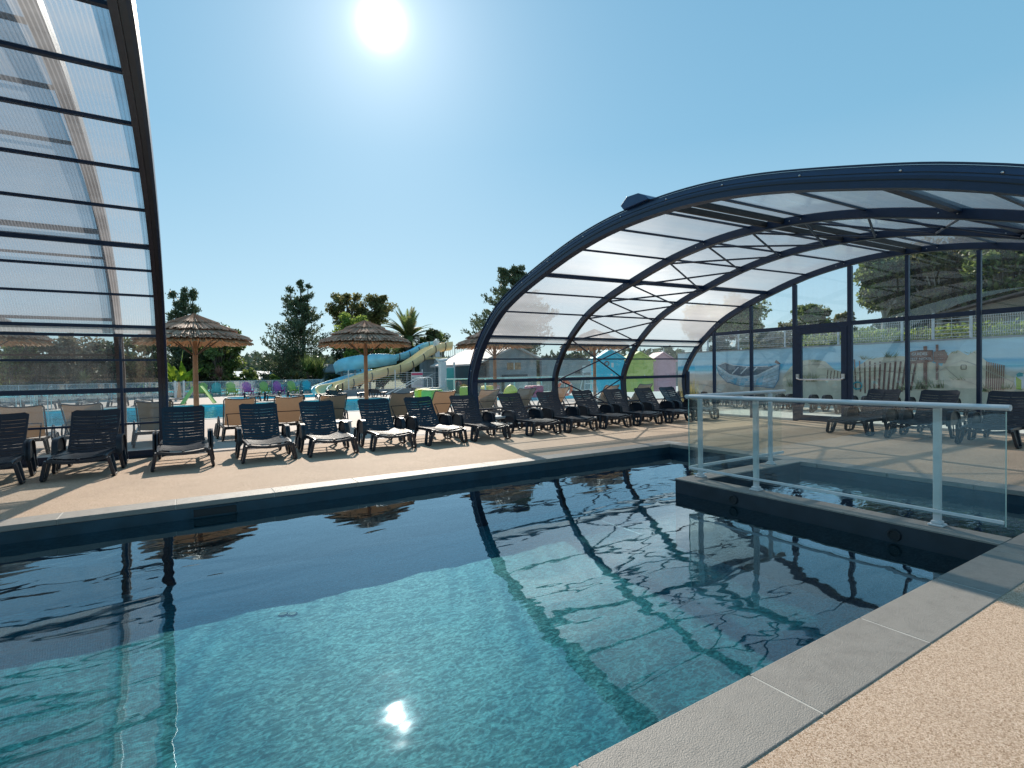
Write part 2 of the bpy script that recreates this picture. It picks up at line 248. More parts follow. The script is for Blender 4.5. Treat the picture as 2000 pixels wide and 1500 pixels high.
# ------------------------------------------------------------------ mesh helpers
C = S.collection
def link(name, me, m=None, parent=None):
    o = bpy.data.objects.new(name, me); C.objects.link(o)
    if m is not None: me.materials.append(m)
    if parent is not None: o.parent = parent
    return o
class MB:
    def __init__(s): s.v = []; s.f = []
    def add(s, vs, fs):
        k = len(s.v); s.v += [tuple(v) for v in vs]; s.f += [tuple(i+k for i in f) for f in fs]; return s
    def box(s, x0, x1, y0, y1, z0, z1):
        return s.add([(x0, y0, z0), (x1, y0, z0), (x1, y1, z0), (x0, y1, z0), (x0, y0, z1), (x1, y0, z1), (x1, y1, z1), (x0, y1, z1)],
                     [(0, 3, 2, 1), (4, 5, 6, 7), (0, 1, 5, 4), (1, 2, 6, 5), (2, 3, 7, 6), (3, 0, 4, 7)])
    def bar(s, a, b, w, h=None, up=(0, 0, 1)):
        h = h or w; a = Vector(a); b = Vector(b); d = (b-a).normalized(); u = Vector(up)
        if abs(d.dot(u)) > .99: u = Vector((0, 1, 0))
        x = d.cross(u).normalized()*w/2; y = x.cross(d).normalized()*h/2
        return s.add([a-x-y, a+x-y, a+x+y, a-x+y, b-x-y, b+x-y, b+x+y, b-x+y], [(0, 3, 2, 1), (4, 5, 6, 7), (0, 1, 5, 4), (1, 2, 6, 5), (2, 3, 7, 6), (3, 0, 4, 7)])
    def tube(s, pts, r, n=8, caps=True):
        pts = [Vector(p) for p in pts]; k = len(s.v); rs = r if isinstance(r, (list, tuple)) else [r]*len(pts)
        pu = None
        for i, p in enumerate(pts):
            d = (pts[min(i+1, len(pts)-1)]-pts[max(i-1, 0)]).normalized()
            if pu is None: pu = Vector((0, 0, 1)) if abs(d.z) < .9 else Vector((1, 0, 0))
            x = d.cross(pu).normalized(); y = x.cross(d).normalized(); pu = y
            for j in range(n): a = 2*pi*j/n; s.v.append(tuple(p+(x*cos(a)+y*sin(a))*rs[i]))
        for i in range(len(pts)-1):
            for j in range(n): s.f.append((k+i*n+j, k+i*n+(j+1) % n, k+(i+1)*n+(j+1) % n, k+(i+1)*n+j))
        if caps: s.f.append(tuple(k+j for j in range(n))[::-1]); s.f.append(tuple(k+(len(pts)-1)*n+j for j in range(n)))
        return s
    def sweep(s, pts, prof, closed=True, up=(0, 0, 1), ends=True):   # prof: list of (side, up) offsets
        pts = [Vector(p) for p in pts]; k = len(s.v); n = len(prof)
        for i, p in enumerate(pts):
            d = (pts[min(i+1, len(pts)-1)]-pts[max(i-1, 0)]).normalized(); u = Vector(up); x = d.cross(u).normalized(); y = x.cross(d).normalized()
            for a, b in prof: s.v.append(tuple(p+x*a+y*b))
        for i in range(len(pts)-1):
            for j in range(n if closed else n-1): s.f.append((k+i*n+j, k+i*n+(j+1) % n, k+(i+1)*n+(j+1) % n, k+(i+1)*n+j))
        if closed and ends: s.f.append(tuple(k+j for j in range(n))[::-1]); s.f.append(tuple(k+(len(pts)-1)*n+j for j in range(n)))
        return s
    def prism(s, poly, f, t):   # poly: 2D points; f maps (u, v) to a point; t: thickness vector
        k = len(s.v); n = len(poly); t = Vector(t)
        A = [Vector(f(*p)) for p in poly]
        s.v += [tuple(a) for a in A]+[tuple(a+t) for a in A]
        s.f.append(tuple(k+i for i in range(n))[::-1]); s.f.append(tuple(k+n+i for i in range(n)))
        for i in range(n): j = (i+1) % n; s.f.append((k+i, k+j, k+n+j, k+n+i))
        return s
    def quad(s, a, b, c, d): return s.add([a, b, c, d], [(0, 1, 2, 3)])
    def sphere(s, c, r, n=8, sz=1.):
        c = Vector(c); k = len(s.v); m = max(3, n//2)
        for i in range(m+1):
            th = pi*i/m
            for j in range(n): a = 2*pi*j/n; s.v.append((c.x+r*sin(th)*cos(a), c.y+r*sin(th)*sin(a), c.z+r*cos(th)*sz))
        for i in range(m):
            for j in range(n): s.f.append((k+i*n+j, k+(i+1)*n+j, k+(i+1)*n+(j+1) % n, k+i*n+(j+1) % n))
        return s
    def build(s, name, m, parent=None, smooth=False, bevel=0., loc=None):
        me = bpy.data.meshes.new(name); me.from_pydata(s.v, [], s.f); me.validate(); me.update()
        if smooth:
            me.polygons.foreach_set('use_smooth', [True]*len(me.polygons)); me.set_sharp_from_angle(angle=radians(38))
        o = link(name, me, m, parent)
        if bevel: b = o.modifiers.new('bevel', 'BEVEL'); b.width = bevel; b.segments = 2; b.limit_method = 'ANGLE'
        if loc: o.location = loc
        return o
def empty(name, loc=(0, 0, 0), rz=0., **k):
    o = bpy.data.objects.new(name, None); C.objects.link(o); o.location = loc; o.rotation_euler = (0, 0, rz); o.empty_display_size = .2; tag(o, **k); return o
def tag(o, label=None, cat=None, group=None, kind=None):
    if label: o['label'] = label
    if cat: o['category'] = cat
    if group: o['group'] = group
    if kind: o['kind'] = kind
    return o
def copy_tree(o, parent=None):
    c = o.copy(); C.objects.link(c); c.parent = parent
    for ch in [x for x in S.objects if x.parent == o]: copy_tree(ch, c)
    return c
def st(o): o['kind'] = 'structure'; return o
# ------------------------------------------------------------------ ground, pools
PX1 = 7.8; PY0, PY1 = 1.46, 6.9; CW = .33; WZ = -.17; FZ = -.87; FPX0, FPX1, FPY0, FPY1 = -30., 21., 20.9, 32.
def sheet(name, m, xs, ys, holes, z):
    b = MB(); xs = sorted(xs); ys = sorted(ys)
    for i in range(len(xs)-1):
        for j in range(len(ys)-1):
            cx, cy = (xs[i]+xs[i+1])/2, (ys[j]+ys[j+1])/2
            if any(h[0] < cx < h[1] and h[2] < cy < h[3] for h in holes): continue
            b.quad((xs[i], ys[j], z), (xs[i+1], ys[j], z), (xs[i+1], ys[j+1], z), (xs[i], ys[j+1], z))
    return st(b.build(name, m))
mainhole = (-13-CW, PX1+CW, PY0-CW, PY1+CW)
sheet('pool_deck', M['deck'], [-25, mainhole[0], mainhole[1], 14.0], [-12, mainhole[2], mainhole[3], 11.38], [mainhole], 0)
kids = (2.6, 8.6, 36.5, 42.5)
kids2 = (13.6, 19.6, 21.5, 26.5)
CWF = .3
h1 = (FPX0-CWF, 10.4+CWF, FPY0-CWF, FPY1+CWF); h2 = (kids[0]-.2, kids[1]+.2, kids[2]-.2, kids[3]+.2); h3 = (kids2[0]-.2, kids2[1]+.2, kids2[2]-.2, kids2[3]+.2)
sheet('concrete_terrace', M['concrete'], [-45, h1[0], h1[1], h2[0], h2[1], h3[0], h3[1], 20.2], [11.38, h1[2], h1[3], h2[2], h2[3], h3[2], h3[3], 50], [h1, h2, h3], -.004)
sheet('side_terrace', M['outer'], [14.0, 20.2], [-12, 11.38], [], -.004)
sheet('grass_ground', M['grass'], [-1500, -45, -25, 14, 20.2, 1500], [-600, -12, 11.38, 50, 3000], [(-45, 20.2, 11.38, 50), (-25, 20.2, -12, 11.38), (20.2, 1500, -12, 50)], -.012)
def raised():
    b = MB(); b.box(20.36, 300, -12, 17.14, -.5, 2.12); return st(b.build('raised_ground', M['grass']))
raised()
# main pool: coping slabs
def coping():
    b = MB(); z0, z1 = -.05, .006; gp = .009
    x = 1.16
    xs = [x+k*1.005 for k in range(-15, 7)]
    for a in xs:
        e = min(a+1.005-gp, PX1+CW)
        if e > a: b.box(a, e, PY0-CW, PY0, z0, z1)
    for a in [x-.25+k*1.005 for k in range(-15, 7)]:
        e = min(a+1.005-gp, PX1+CW)
        if e > a: b.box(a, e, PY1, PY1+CW, z0, z1)
    for k in range(6):
        y = PY0+gp+k*.9; b.box(PX1, PX1+CW, y, min(y+.9-gp, PY1-gp), z0, z1)
    return st(b.build('pool_coping', M['coping'], bevel=.004))
coping()
gb = MB()
gb.box(-13.9, PX1+CW-.004, PY0-CW+.004, PY0-.01, -.06, .0035); gb.box(-13.9, PX1+CW-.004, PY1+.01, PY1+CW-.004, -.06, .0035); gb.box(PX1+.02, PX1+CW-.004, PY0-.019, PY1+.019, -.06, .003)
st(gb.build('coping_grout', M['grout']))
X0 = -13.
pw = MB(); T = .2
pw.box(X0, PX1+T, PY0-T, PY0+.012, FZ-.3, -.052); pw.box(X0, PX1+T, PY1-.012, PY1+T, FZ-.3, -.052); pw.box(PX1-.012, PX1+T, PY0+.012, PY1-.012, FZ-.3, -.052); pw.box(X0-T, X0, PY0, PY1, FZ-.3, -.052)
st(pw.build('pool_wall', M['slate']))
def fz(x, y): return FZ+.006*sin(3.1*x+1.7*sin(2.3*y))+.005*sin(7.3*x+2.9*y)+.003*sin(13*x-9*y+2*sin(5*x))  # undulation added to the floor so the shadow edge on it wavers
pf = MB(); nx, ny_ = 420, 90
for i in range(nx+1):
    for j in range(ny_+1): x_, y_ = -7+i*(5.36+7)/nx, PY0+j*(PY1-PY0)/ny_; pf.v.append((x_, y_, fz(x_, y_)))
for i in range(nx):
    for j in range(ny_): k_ = i*(ny_+1)+j; pf.f.append((k_, k_+ny_+1, k_+ny_+2, k_+1))
pf.quad((X0, PY0, FZ), (-7, PY0, FZ), (-7, PY1, FZ), (X0, PY1, FZ)); pf.quad((5.36, 4.6, FZ), (PX1, 4.6, FZ), (PX1, PY1, FZ), (5.36, PY1, FZ)); st(pf.build('pool_floor', M['floor'], smooth=True))
for i_, (px, py) in enumerate(((553, 1202), (571, 1201))):
    q = g(px, py, FZ); o = empty('pool_drain', (q.x, q.y, fz(q.x, q.y)-.004), label=('small round dark drain on the pool floor, left of the pair', 'small round dark drain on the pool floor, right of the pair')[i_], cat='pool drain', group='drains on the pool floor'); MB().tube([(0, 0, 0), (0, 0, .016)], .035, 14).build('cover', M['gasket'], o); MB().tube([(.042*cos(t), .042*sin(t), .008) for t in np.linspace(0, 2*pi, 15)], .006, 5, False).build('rim', M['slate'], o)
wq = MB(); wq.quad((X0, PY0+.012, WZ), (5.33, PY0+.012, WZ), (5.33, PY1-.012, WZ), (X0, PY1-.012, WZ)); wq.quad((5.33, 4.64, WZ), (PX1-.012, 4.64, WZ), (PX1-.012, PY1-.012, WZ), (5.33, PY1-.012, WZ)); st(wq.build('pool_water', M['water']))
# skimmer slot in the far pool wall
sk = empty('skimmer', (0, 0, 0), label='dark rectangular skimmer slot in the far pool wall below the coping', cat='skimmer')
p0 = ony(378, 1000, PY1-.012); p1 = ony(462, 1000, PY1-.012)
MB().box(p0.x, p1.x, PY1-.03, PY1-.0145, -.155, -.075).build('opening', M['gasket'], sk, bevel=.004)
b = MB(); b.box(p0.x-.02, p0.x, PY1-.034, PY1-.0145, -.165, -.062); b.box(p1.x, p1.x+.02, PY1-.034, PY1-.0145, -.165, -.062); b.box(p0.x, p1.x, PY1-.034, PY1-.0145, -.072, -.062); b.build('frame', M['slate'], sk)
# spa basin: L wall
sw = MB(); SX0, SX1, SY1 = 5.34, 5.60, 4.64
sw.box(SX0, SX1, PY0+.012, SY1, FZ-.1, -.006); sw.box(SX1, PX1-.012, SY1-.24, SY1, FZ-.1, -.006)
st(sw.build('spa_wall', M['spawall'], bevel=.006))
cp = MB(); cp.box(SX0-.003, SX1+.01, PY0, 2.6, -.004, .010); cp.box(SX0-.003, SX1+.01, 2.605, 3.6, -.004, .010); cp.box(SX0-.003, SX1+.01, 3.605, SY1+.003, -.004, .010); cp.box(SX1+.013, PX1, SY1-.25, SY1+.003, -.004, .010)
st(cp.build('spa_coping', M['coping']))
sf = MB(); sf.quad((SX1, PY0, -.62), (PX1, PY0, -.62), (PX1, SY1, -.62), (SX1, SY1, -.62)); st(sf.build('spa_floor', M['spafloor']))
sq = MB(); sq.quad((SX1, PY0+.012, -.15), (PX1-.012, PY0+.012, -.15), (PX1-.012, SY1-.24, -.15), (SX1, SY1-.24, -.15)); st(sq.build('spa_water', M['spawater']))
for i, (px, py) in enumerate(((1433, 984), (1747, 1053))):
    c = onx(px, py, SX0); c.z = max(c.z, -.1)
    j = MB(); ring = [(SX0-.012, c.y+.045*cos(a), c.z+.045*sin(a)) for a in np.linspace(0, 2*pi, 17)]; j.tube(ring, .010, 6, False)
    o = empty('water_jet', c, label=('round black jet nozzle in the spa wall nearer the far corner', 'round black jet nozzle in the spa wall nearer the camera')[i], cat='nozzle', group='jet nozzles in the spa wall')
    j.v = [(v[0]-c.x, v[1]-c.y, v[2]-c.z) for v in j.v]; j.build('rim', M['gasket'], o, smooth=True)
    MB().tube([(-.012, 0, 0), (-.002, 0, 0)], .038, 14).build('nozzle', M['gasket'], o)
# far pool and kids pool
def farpool(name, r, m, wm, depth, cw):
    x0, x1, y0, y1 = r; b = MB(); b.quad((x0, y0, -depth), (x1, y0, -depth), (x1, y1, -depth), (x0, y1, -depth))
    for q in (((x0, y0), (x1, y0)), ((x1, y0), (x1, y1)), ((x1, y1), (x0, y1)), ((x0, y1), (x0, y0))): (a, c) = q; b.quad((*a, -depth), (*c, -depth), (*c, -.03), (*a, -.03))
    st(b.build(name+'_floor', m)); st(MB().quad((x0, y0, -.09), (x1, y0, -.09), (x1, y1, -.09), (x0, y1, -.09)).build(name+'_water', wm))
    c = MB(); c.box(x0-cw, x1+cw, y0-cw, y0, -.05, .012); c.box(x0-cw, x1+cw, y1, y1+cw, -.05, .012); c.box(x0-cw, x0, y0, y1, -.05, .012); c.box(x1, x1+cw, y0, y1, -.05, .012)
    st(c.build(name+'_coping', M['outer'], bevel=.01))
farpool('far_pool', (FPX0, 10.4, FPY0, FPY1), M['farfloor'], M['farwater'], .9, CWF)
farpool('paddling_pool', kids, M['farfloor'], M['farwater'], .3, .2)
farpool('splash_pool', kids2, M['farfloor'], M['farwater'], .25, .2)
# far hills and woods
hb = MB()
for k, (az0, az1, d, hh) in enumerate(((-40, 110, 420, 6), (-30, 100, 650, 13))):
    n = 90
    for i in range(n):
        a0 = radians(az0+(az1-az0)*i/n); a1 = radians(az0+(az1-az0)*(i+1)/n)
        h = lambda a: hh*(1+.5*sin(a*9+k)+.25*sin(a*23+2*k))+2
        p, q = Vector((sin(a0)*d, cos(a0)*d, -.5)), Vector((sin(a1)*d, cos(a1)*d, -.5)); P, Q = p*1.25, q*1.25; P.z = h(a0); Q.z = h(a1); P2, Q2 = p*1.6, q*1.6; P2.z = Q2.z = -.5
        hb.quad(p, q, Q, P); hb.quad(P, Q, Q2, P2)
st(hb.build('hills', M['hillmat']))
# ------------------------------------------------------------------ shelters (telescopic pool enclosure in two halves)
YC = 5.85
YR = 5.755
def mirror(h, yc=YC): return h+[(2*yc-y, z) for y, z in h[::-1] if abs(y-yc) > .01]
PR = mirror([(11.48, 0.), (11.6, .5), (11.66, 1.2), (11.42, 1.75), (10.98, 2.28), (10.3, 2.80), (9.55, 3.13), (8.75, 3.38), (7.65, 3.66), (6.7, 3.81), (YR, 3.855)], YR)
PL = mirror([(11.55, 0.), (11.68, .6), (11.78, 1.2), (11.62, 1.74), (11.3, 2.31), (10.85, 2.80), (10.35, 3.14), (9.85, 3.42), (8.95, 3.74), (7.95, 3.96), (6.9, 4.10), (5.85, 4.14)])
def smooth(P, n=5):
    P = [Vector((0, *p)) for p in P]; o = []
    for i in range(len(P)-1):
        a, b, c, d = P[max(i-1, 0)], P[i], P[i+1], P[min(i+2, len(P)-1)]
        for k in range(n):
            t = k/n; o.append(.5*((2*b)+(c-a)*t+(2*a-5*b+4*c-d)*t*t+(3*b-a-3*c+d)*t**3))
    return o+[P[-1]]
def off(P, d):
    o = []
    for i, p in enumerate(P):
        t = (P[min(i+1, len(P)-1)]-P[max(i-1, 0)]).normalized(); o.append(p+Vector((0, t.z, -t.y))*d)
    return o     # +d outwards
def shift(P, x): return [p+Vector((x, 0, 0)) for p in P]
def arch(P, x, w, r0, r1, mb=None):    # beam between radial offsets r0..r1 and x..x+w
    b = mb or MB(); A, B = off(P, r0), off(P, r1); k = len(b.v); n = len(P)
    for i in range(n): b.v += [(x, A[i].y, A[i].z), (x+w, A[i].y, A[i].z), (x+w, B[i].y, B[i].z), (x, B[i].y, B[i].z)]
    for i in range(n-1):
        for j in range(4): b.f.append((k+i*4+j, k+(i+1)*4+j, k+(i+1)*4+(j+1) % 4, k+i*4+(j+1) % 4))
    b.f.append((k, k+1, k+2, k+3)); q = k+(n-1)*4; b.f.append((q+3, q+2, q+1, q)); return b
def skin(Ps, i0, i1, x0, x1, m, name, parent, d=.0, sub=5):
    b = MB(); seg = off(Ps, d)[i0*sub:i1*sub+1]
    for i in range(len(seg)-1): a, c = seg[i], seg[i+1]; b.quad((x0, a.y, a.z), (x1, a.y, a.z), (x1, c.y, c.z), (x0, c.y, c.z))
    o = b.build(name, m, parent); o.data.polygons.foreach_set('use_smooth', [True]*len(o.data.polygons)); return o
SPR, SPL = smooth(PR), smooth(PL)
# --- right half
R = empty('pool_shelter', (6.2, YR, 0), label='navy arched telescopic pool shelter with milky roof and glazed end wall on the right', cat='pool shelter', group='halves of the telescopic pool shelter')
XS = [6.2, 8.62, 11.15, 13.85]
def loc(o): o.location = (-o.parent.location.x, -o.parent.location.y, 0) if o.parent else (0, 0, 0); return o
def rel(b, name, m, parent, **k): o = b.build(name, m, parent, **k); return loc(o)
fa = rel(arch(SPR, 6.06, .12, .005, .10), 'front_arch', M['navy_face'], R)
rel(arch(SPR, 6.05, .15, -.115, .003), 'arch_tube', M['navy'], R); rel(arch(SPR, 6.035, .025, .102, .12), 'arch_flange', M['navy'], R)
rel(arch(SPR, 6.042, .009, -.04, -.03, arch(SPR, 6.052, .009, .03, .036)), 'gasket_seam', M['gasket'], R)
tot = len(SPR); SB = MB().sphere((0, 0, 0), 1., 8); bme = bpy.data.meshes.new('bolt'); bme.from_pydata(SB.v, [], SB.f); bme.materials.append(M['steel']); bme.polygons.foreach_set('use_smooth', [True]*len(bme.polygons))
bmd = bme.copy(); bmd.materials.clear(); bmd.materials.append(M['gasket'])
def bolt(parent, p, r, me=None, pl=None):
    o = bpy.data.objects.new('bolt', me or bme); C.objects.link(o); o.parent = parent; q = pl or parent.location; o.location = (p[0]-q[0], p[1]-q[1], p[2]-q[2]); o.scale = (r, r, r)
for i in range(12, tot-12, 5):
    for q in ((i,) if i % 10 else (i, i+1)): p = off(SPR, .02)[q]; bolt(R, (6.055, p.y, p.z+.03), .015)
for x in XS[1:]:
    a = rel(arch(SPR, x-.05, .10, -.105, .02), 'arch', M['navy'], R); f = arch(SPR, x-.055, .11, -.118, -.107).build('flange', M['flange'], a)
    for i in range(14, tot-12, 10):
        for q in (i, i+1): p = off(SPR, -.05)[q]; bolt(a, (x-.051, p.y, p.z), .011, pl=(0, 0, 0))
THICK = {2: .075, 4: .06, 7: .075, 10: .08}
n = len(PR)-1
for i in list(range(0, len(PR))):
    k = min(i, n-i); th = {0: .09, 2: .085, 4: .06, 7: .085}.get(k, .034); p = SPR[i*5]
    b = MB(); b.bar((6.24, p.y, p.z-(.0 if k else -.05)), (13.8, p.y, p.z-(.0 if k else -.05)), th, th); rel(b, 'purlin', M['navy'], R)
# ridge vents: doubled purlins with dark gap
for k in (8.6,):
    pass
for y_ in (5.42, 5.12):
    i = min(range(tot), key=lambda k: abs(SPR[k].y-y_)+(9 if SPR[k].z < 2 else 0)); p = SPR[i]; ev = MB(); ev.bar((6.24, y_, p.z-.03), (13.8, y_, p.z-.03), .05, .09); rel(ev, 'vent_rail', M['gasket'], R)
for a, c in ((6.24, 8.55), (8.69, 11.08), (11.22, 13.78)):
    for i in range(n):
        k = min(i, n-1-i)
        if k <= 3: mm = M['clear']
        else: mm = M['polyR']
        o = skin(SPR, i, i+1, a, c, mm, 'side_pane' if k <= 3 else 'roof_pane', R, .01); loc(o)
for s in (0, 1):      # bright strip just under the eave
    p, q = SPR[4*5], SPR[4*5-1]; d = lambda y: y if not s else 2*YR-y
    b = MB(); b.quad((6.24, d(p.y-.06), p.z-.03), (13.8, d(p.y-.06), p.z-.03), (13.8, d(q.y-.05), p.z-.13), (6.24, d(q.y-.05), p.z-.13)); rel(b, 'eave_strip', M['polystrip'], R)
    b = MB(); b.bar((6.24, d(q.y-.02), p.z-.16), (13.8, d(q.y-.02), p.z-.16), .03, .04); rel(b, 'eave_rail', M['navy'], R)
# X braces in the middle bay
nod = [0.35]+[i for i in (2, 4, 5, 6, 7, 8, 9, 10)]
for s in (0, 1):
    for a, c in zip(nod[:-1], nod[1:]):
        P = off(SPR, -.09); pa, pc = P[round(a*5)], P[round(c*5)]
        if s: pa, pc = Vector((0, 2*YR-pa.y, pa.z)), Vector((0, 2*YR-pc.y, pc.z))
        br = MB(); br.tube([(8.70, pa.y, pa.z), (11.07, pc.y, pc.z)], .019, 8); br.tube([(8.70, pc.y, pc.z), (11.07, pa.y, pa.z+.003)], .019, 8); rel(br, 'cross_brace', M['navy'], R, smooth=True)
# roof vent box
vb = MB(); i = min(range(tot), key=lambda k: abs(SPR[k].y-5.95)+(9 if SPR[k].z < 2 else 0)); p = off(SPR, .11)[i]; t = (SPR[i+1]-SPR[i-1]).normalized()
q0 = Vector((5.98, p.y, p.z)); e1_ = Vector((0, t.y, t.z)); e2_ = Vector((0, t.z, -t.y))
F = lambda u, v: q0+e1_*u+e2_*v
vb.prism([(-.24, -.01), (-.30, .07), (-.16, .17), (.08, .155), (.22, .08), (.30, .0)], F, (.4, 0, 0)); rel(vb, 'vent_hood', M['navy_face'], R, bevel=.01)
# glazed end wall
G = 13.85
def skinz(y, P=SPR):
    for i in range(len(P)//2, 0, -1):
        pass
    ys = [(q.y, q.z) for q in P]; best = 0
    for (a, za), (c, zc) in zip(ys[:-1], ys[1:]):
        if min(a, c) <= y <= max(a, c) and abs(a-c) > 1e-6: best = max(best, za+(zc-za)*(y-a)/(c-a))
    return best
MY = [11.72-.25, 10.47, 9.22, 7.95, 6.58, 5.38, 4.12, 2.88, 1.64, .4]
TR = 2.47
for y in MY:
    z1 = skinz(y)-.13 if y < 11.4 else 1.35
    b = MB(); w = .10 if y in (7.95, 6.58) else .07; b.box(G-.045, G+.045, y-w/2-.0, y+w/2, 0, z1); rel(b, 'mullion', M['navy'], R, bevel=.004)
ys = [11.2]+MY[1:]
for a, c in zip(ys[:-1], ys[1:]):
    b = MB(); b.box(G-.04, G+.04, c+.051, a-.051, TR-.045, TR+.045); rel(b, 'transom', M['navy'], R)
    gy = lambda y: max(skinz(y)-.02, 1.)
    if (a, c) != (7.95, 6.58):
        b = MB(); b.quad((G, a, .06), (G, c, .06), (G, c, TR-.034), (G, a, min(TR-.034, gy(a)+.4))); rel(b, 'end_pane', M['gableglass'], R)
    k = MB(); N_ = 6; yy = [a+(c-a)*i/N_ for i in range(N_+1)]
    for u, v in zip(yy[:-1], yy[1:]):
        zu, zv = max(skinz(u)-.03, TR), max(skinz(v)-.03, TR); k.quad((G, u, TR), (G, v, TR), (G, v, zv), (G, u, zu))
    rel(k, 'end_pane', M['gableglass'], R)
b = MB(); b.box(G-.03, G+.03, .4, 6.54, .0, .06); b.box(G-.03, G+.03, 7.99, 11.5, .0, .06); rel(b, 'sill', M['wallwhite'], R)
D = empty('door', (0, 0, 0)); D.parent = R; loc(D)
b = MB(); b.box(G-.06, G+.03, 7.76, 7.90, .02, 2.42); b.box(G-.06, G+.03, 6.63, 6.77, .02, 2.42); b.box(G-.06, G+.03, 6.77, 7.76, 2.28, 2.42); b.box(G-.06, G+.03, 6.77, 7.76, .02, .17)
b.build('door_frame', M['navy'], D, bevel=.006)
MB().quad((G-.01, 7.76, .17), (G-.01, 6.77, .17), (G-.01, 6.77, 2.28), (G-.01, 7.76, 2.28)).build('door_pane', M['gableglass'], D)
MB().tube([(G-.075, 7.84, 1.17), (G-.12, 7.83, 1.12), (G-.13, 7.76, 1.10), (G-.13, 6.78, 1.10), (G-.12, 6.70, 1.12), (G-.075, 6.69, 1.17)], .018, 8).box(G-.11, G-.062, 7.79, 7.87, 1.12, 1.24).box(G-.11, G-.062, 6.66, 6.74, 1.12, 1.24).build('push_bar', M['steel'], D, smooth=True)
# --- left half: inner module with an outer module telescoped behind it
L = empty('pool_shelter', (-.3, YC, 0), label='left half of the pool shelter, ribbed panels and tall arch at the left edge', cat='pool shelter', group='halves of the telescopic pool shelter')
LX0, LX1 = -7.5, -.385
rel(arch(SPL, -.385, .06, -.03, .21), 'arch', M['mauve'], L); rel(arch(SPL, -.323, .05, -.01, .19), 'arch_groove', M['flange'], L); rel(arch(SPL, -.271, .035, -.03, .21), 'arch_rim', M['navy'], L)
for i in range(6, len(SPL)-6, 3): p = off(SPL, .22)[i]; bolt(L, (-.25, p.y, p.z), .014, bmd)
n = len(PL)-1
for i in range(n+1):
    k = min(i, n-i); th = {0: .13, 2: .085, 4: .055, 7: .075}.get(k, .036); p = SPL[i*5]; zz = p.z+(.06 if k == 0 else 0)
    b = MB(); b.bar((LX0, p.y, zz), (LX1, p.y, zz), .05, th); rel(b, 'purlin', M['navy'], L)
for i in range(n):
    k = min(i, n-1-i); 
    for a, c in ((LX0, -3.9), (-3.86, LX1)): loc(skin(SPL, i, i+1, a, c, M['clear'] if k <= 3 else M['polyL'], 'side_pane' if k <= 3 else 'roof_pane', L, .01))
    if k: pass
OL = [Vector((0, (p.y-YC)*1.035+YC, p.z*1.055)) for p in SPL]
for x in (-1.02, -5.4): rel(arch(OL, x, .13, .0, .14), 'outer_arch', M['brownmetal'], L)
for i in range(n+1):
    k = min(i, n-i)
    if k < 3 or k in (5, 8): continue
    th = {4: .05, 7: .07}.get(k, .032); p = OL[i*5]; b = MB(); b.bar((LX0, p.y, p.z), (-1.02, p.y, p.z), .05, th); rel(b, 'outer_purlin', M['brownmetal'], L)
for i in range(4, n-4): loc(skin(OL, i, i+1, LX0, -1.0, M['polyL'], 'outer_roof_pane', L, .02))
for i in (1, 2, 3): loc(skin(OL, i, i+1, LX0, -1.0, M['clear'], 'outer_side_pane', L, .02))
p, q = SPL[4*5], SPL[4*5-1]
b = MB(); b.quad((LX0, p.y-.05, p.z-.03), (LX1, p.y-.05, p.z-.03), (LX1, q.y-.03, p.z-.12), (LX0, q.y-.03, p.z-.12)); rel(b, 'eave_strip', M['polystrip'], L)
b = MB(); b.bar((LX0, q.y, p.z-.15), (LX1, q.y, p.z-.15), .03, .05); rel(b, 'eave_rail', M['navy'], L)
b = MB(); b.box(-.94, -.90, 11.58, 11.66, .05, 2.3); rel(b, 'post', M['navy'], L)
# rails in the deck
for i, (a, c) in enumerate(((-25, 14.0),)):
    b = MB(); b.box(a, c, 11.36, 11.44, -.01, .006); b.box(a, c, 11.50, 11.53, -.01, .010); tag(b.build('floor_rail', M['flange']), 'thin metal shelter rail let into the deck behind the sun loungers', 'rail')
# the farther modules of the right half stand slightly higher
def lift(x, z): return z*(1+.046*max(0, min(1, (x-6.4)/7.2))*max(0, min(1, (z-2.45)/1.1)))
def lift_tree(o, px, py, seen):
    for c in [q for q in S.objects if q.parent == o]:
        cx = px+c.location.x
        if c.type == 'MESH':
            if c.name.startswith('bolt'): c.location.z = lift(cx, c.location.z)
            elif c.data.name not in seen:
                seen.add(c.data.name)
                for v in c.data.vertices: v.co.z = lift(v.co.x+cx, v.co.z)
        lift_tree(c, cx, py, seen)
bpy.context.view_layer.update(); lift_tree(R, R.location.x, R.location.y, set())
# ------------------------------------------------------------------ glass balustrade on the spa wall
B = empty('balustrade', (5.5, 4.55, 0), label='white-railed glass balustrade standing on the dark spa wall', cat='glass railing')
RZ = 1.06; RX = 5.50; RY = 4.55
hr = MB()
def oval(a, c, w=.05, h=.036): hr.sweep([a, c], [(w*cos(t)/2*1.1, h*sin(t)/2*1.1) for t in np.linspace(0, 2*pi, 15)[:-1]])
pE = onx(1974, 792, RX)
o = MB(); hr = o; oval((RX, RY+.03, RZ), (RX, pE.y, RZ), .07, .045); rel(o, 'handrail', M['white'], B, smooth=True)
hr = MB(); oval((RX-.03, RY, RZ), (7.62, RY, RZ), .07, .045); rel(hr, 'handrail', M['white'], B, smooth=True)
def post(x, y, ax):
    b = MB(); w1, w2 = (.028, .045)
    if ax: b.box(x-w2/2, x+w2/2, y-w1, y+w1, .03, RZ-.02)
    else: b.box(x-w1, x+w1, y-w2/2, y+w2/2, .03, RZ-.02)
    o = rel(b, 'post', M['white'], B, bevel=.008)
    f = MB(); f.box(x-.055, x+.055, y-.055, y+.055, .011, .03); f.box(x-.038, x+.038, y-.038, y+.038, .0305, .055); f.build('foot', M['white'], o, bevel=.006)
for px in (1475, 1830): q = onx(px, 800, RX+.03); post(RX+.04, q.y, True)
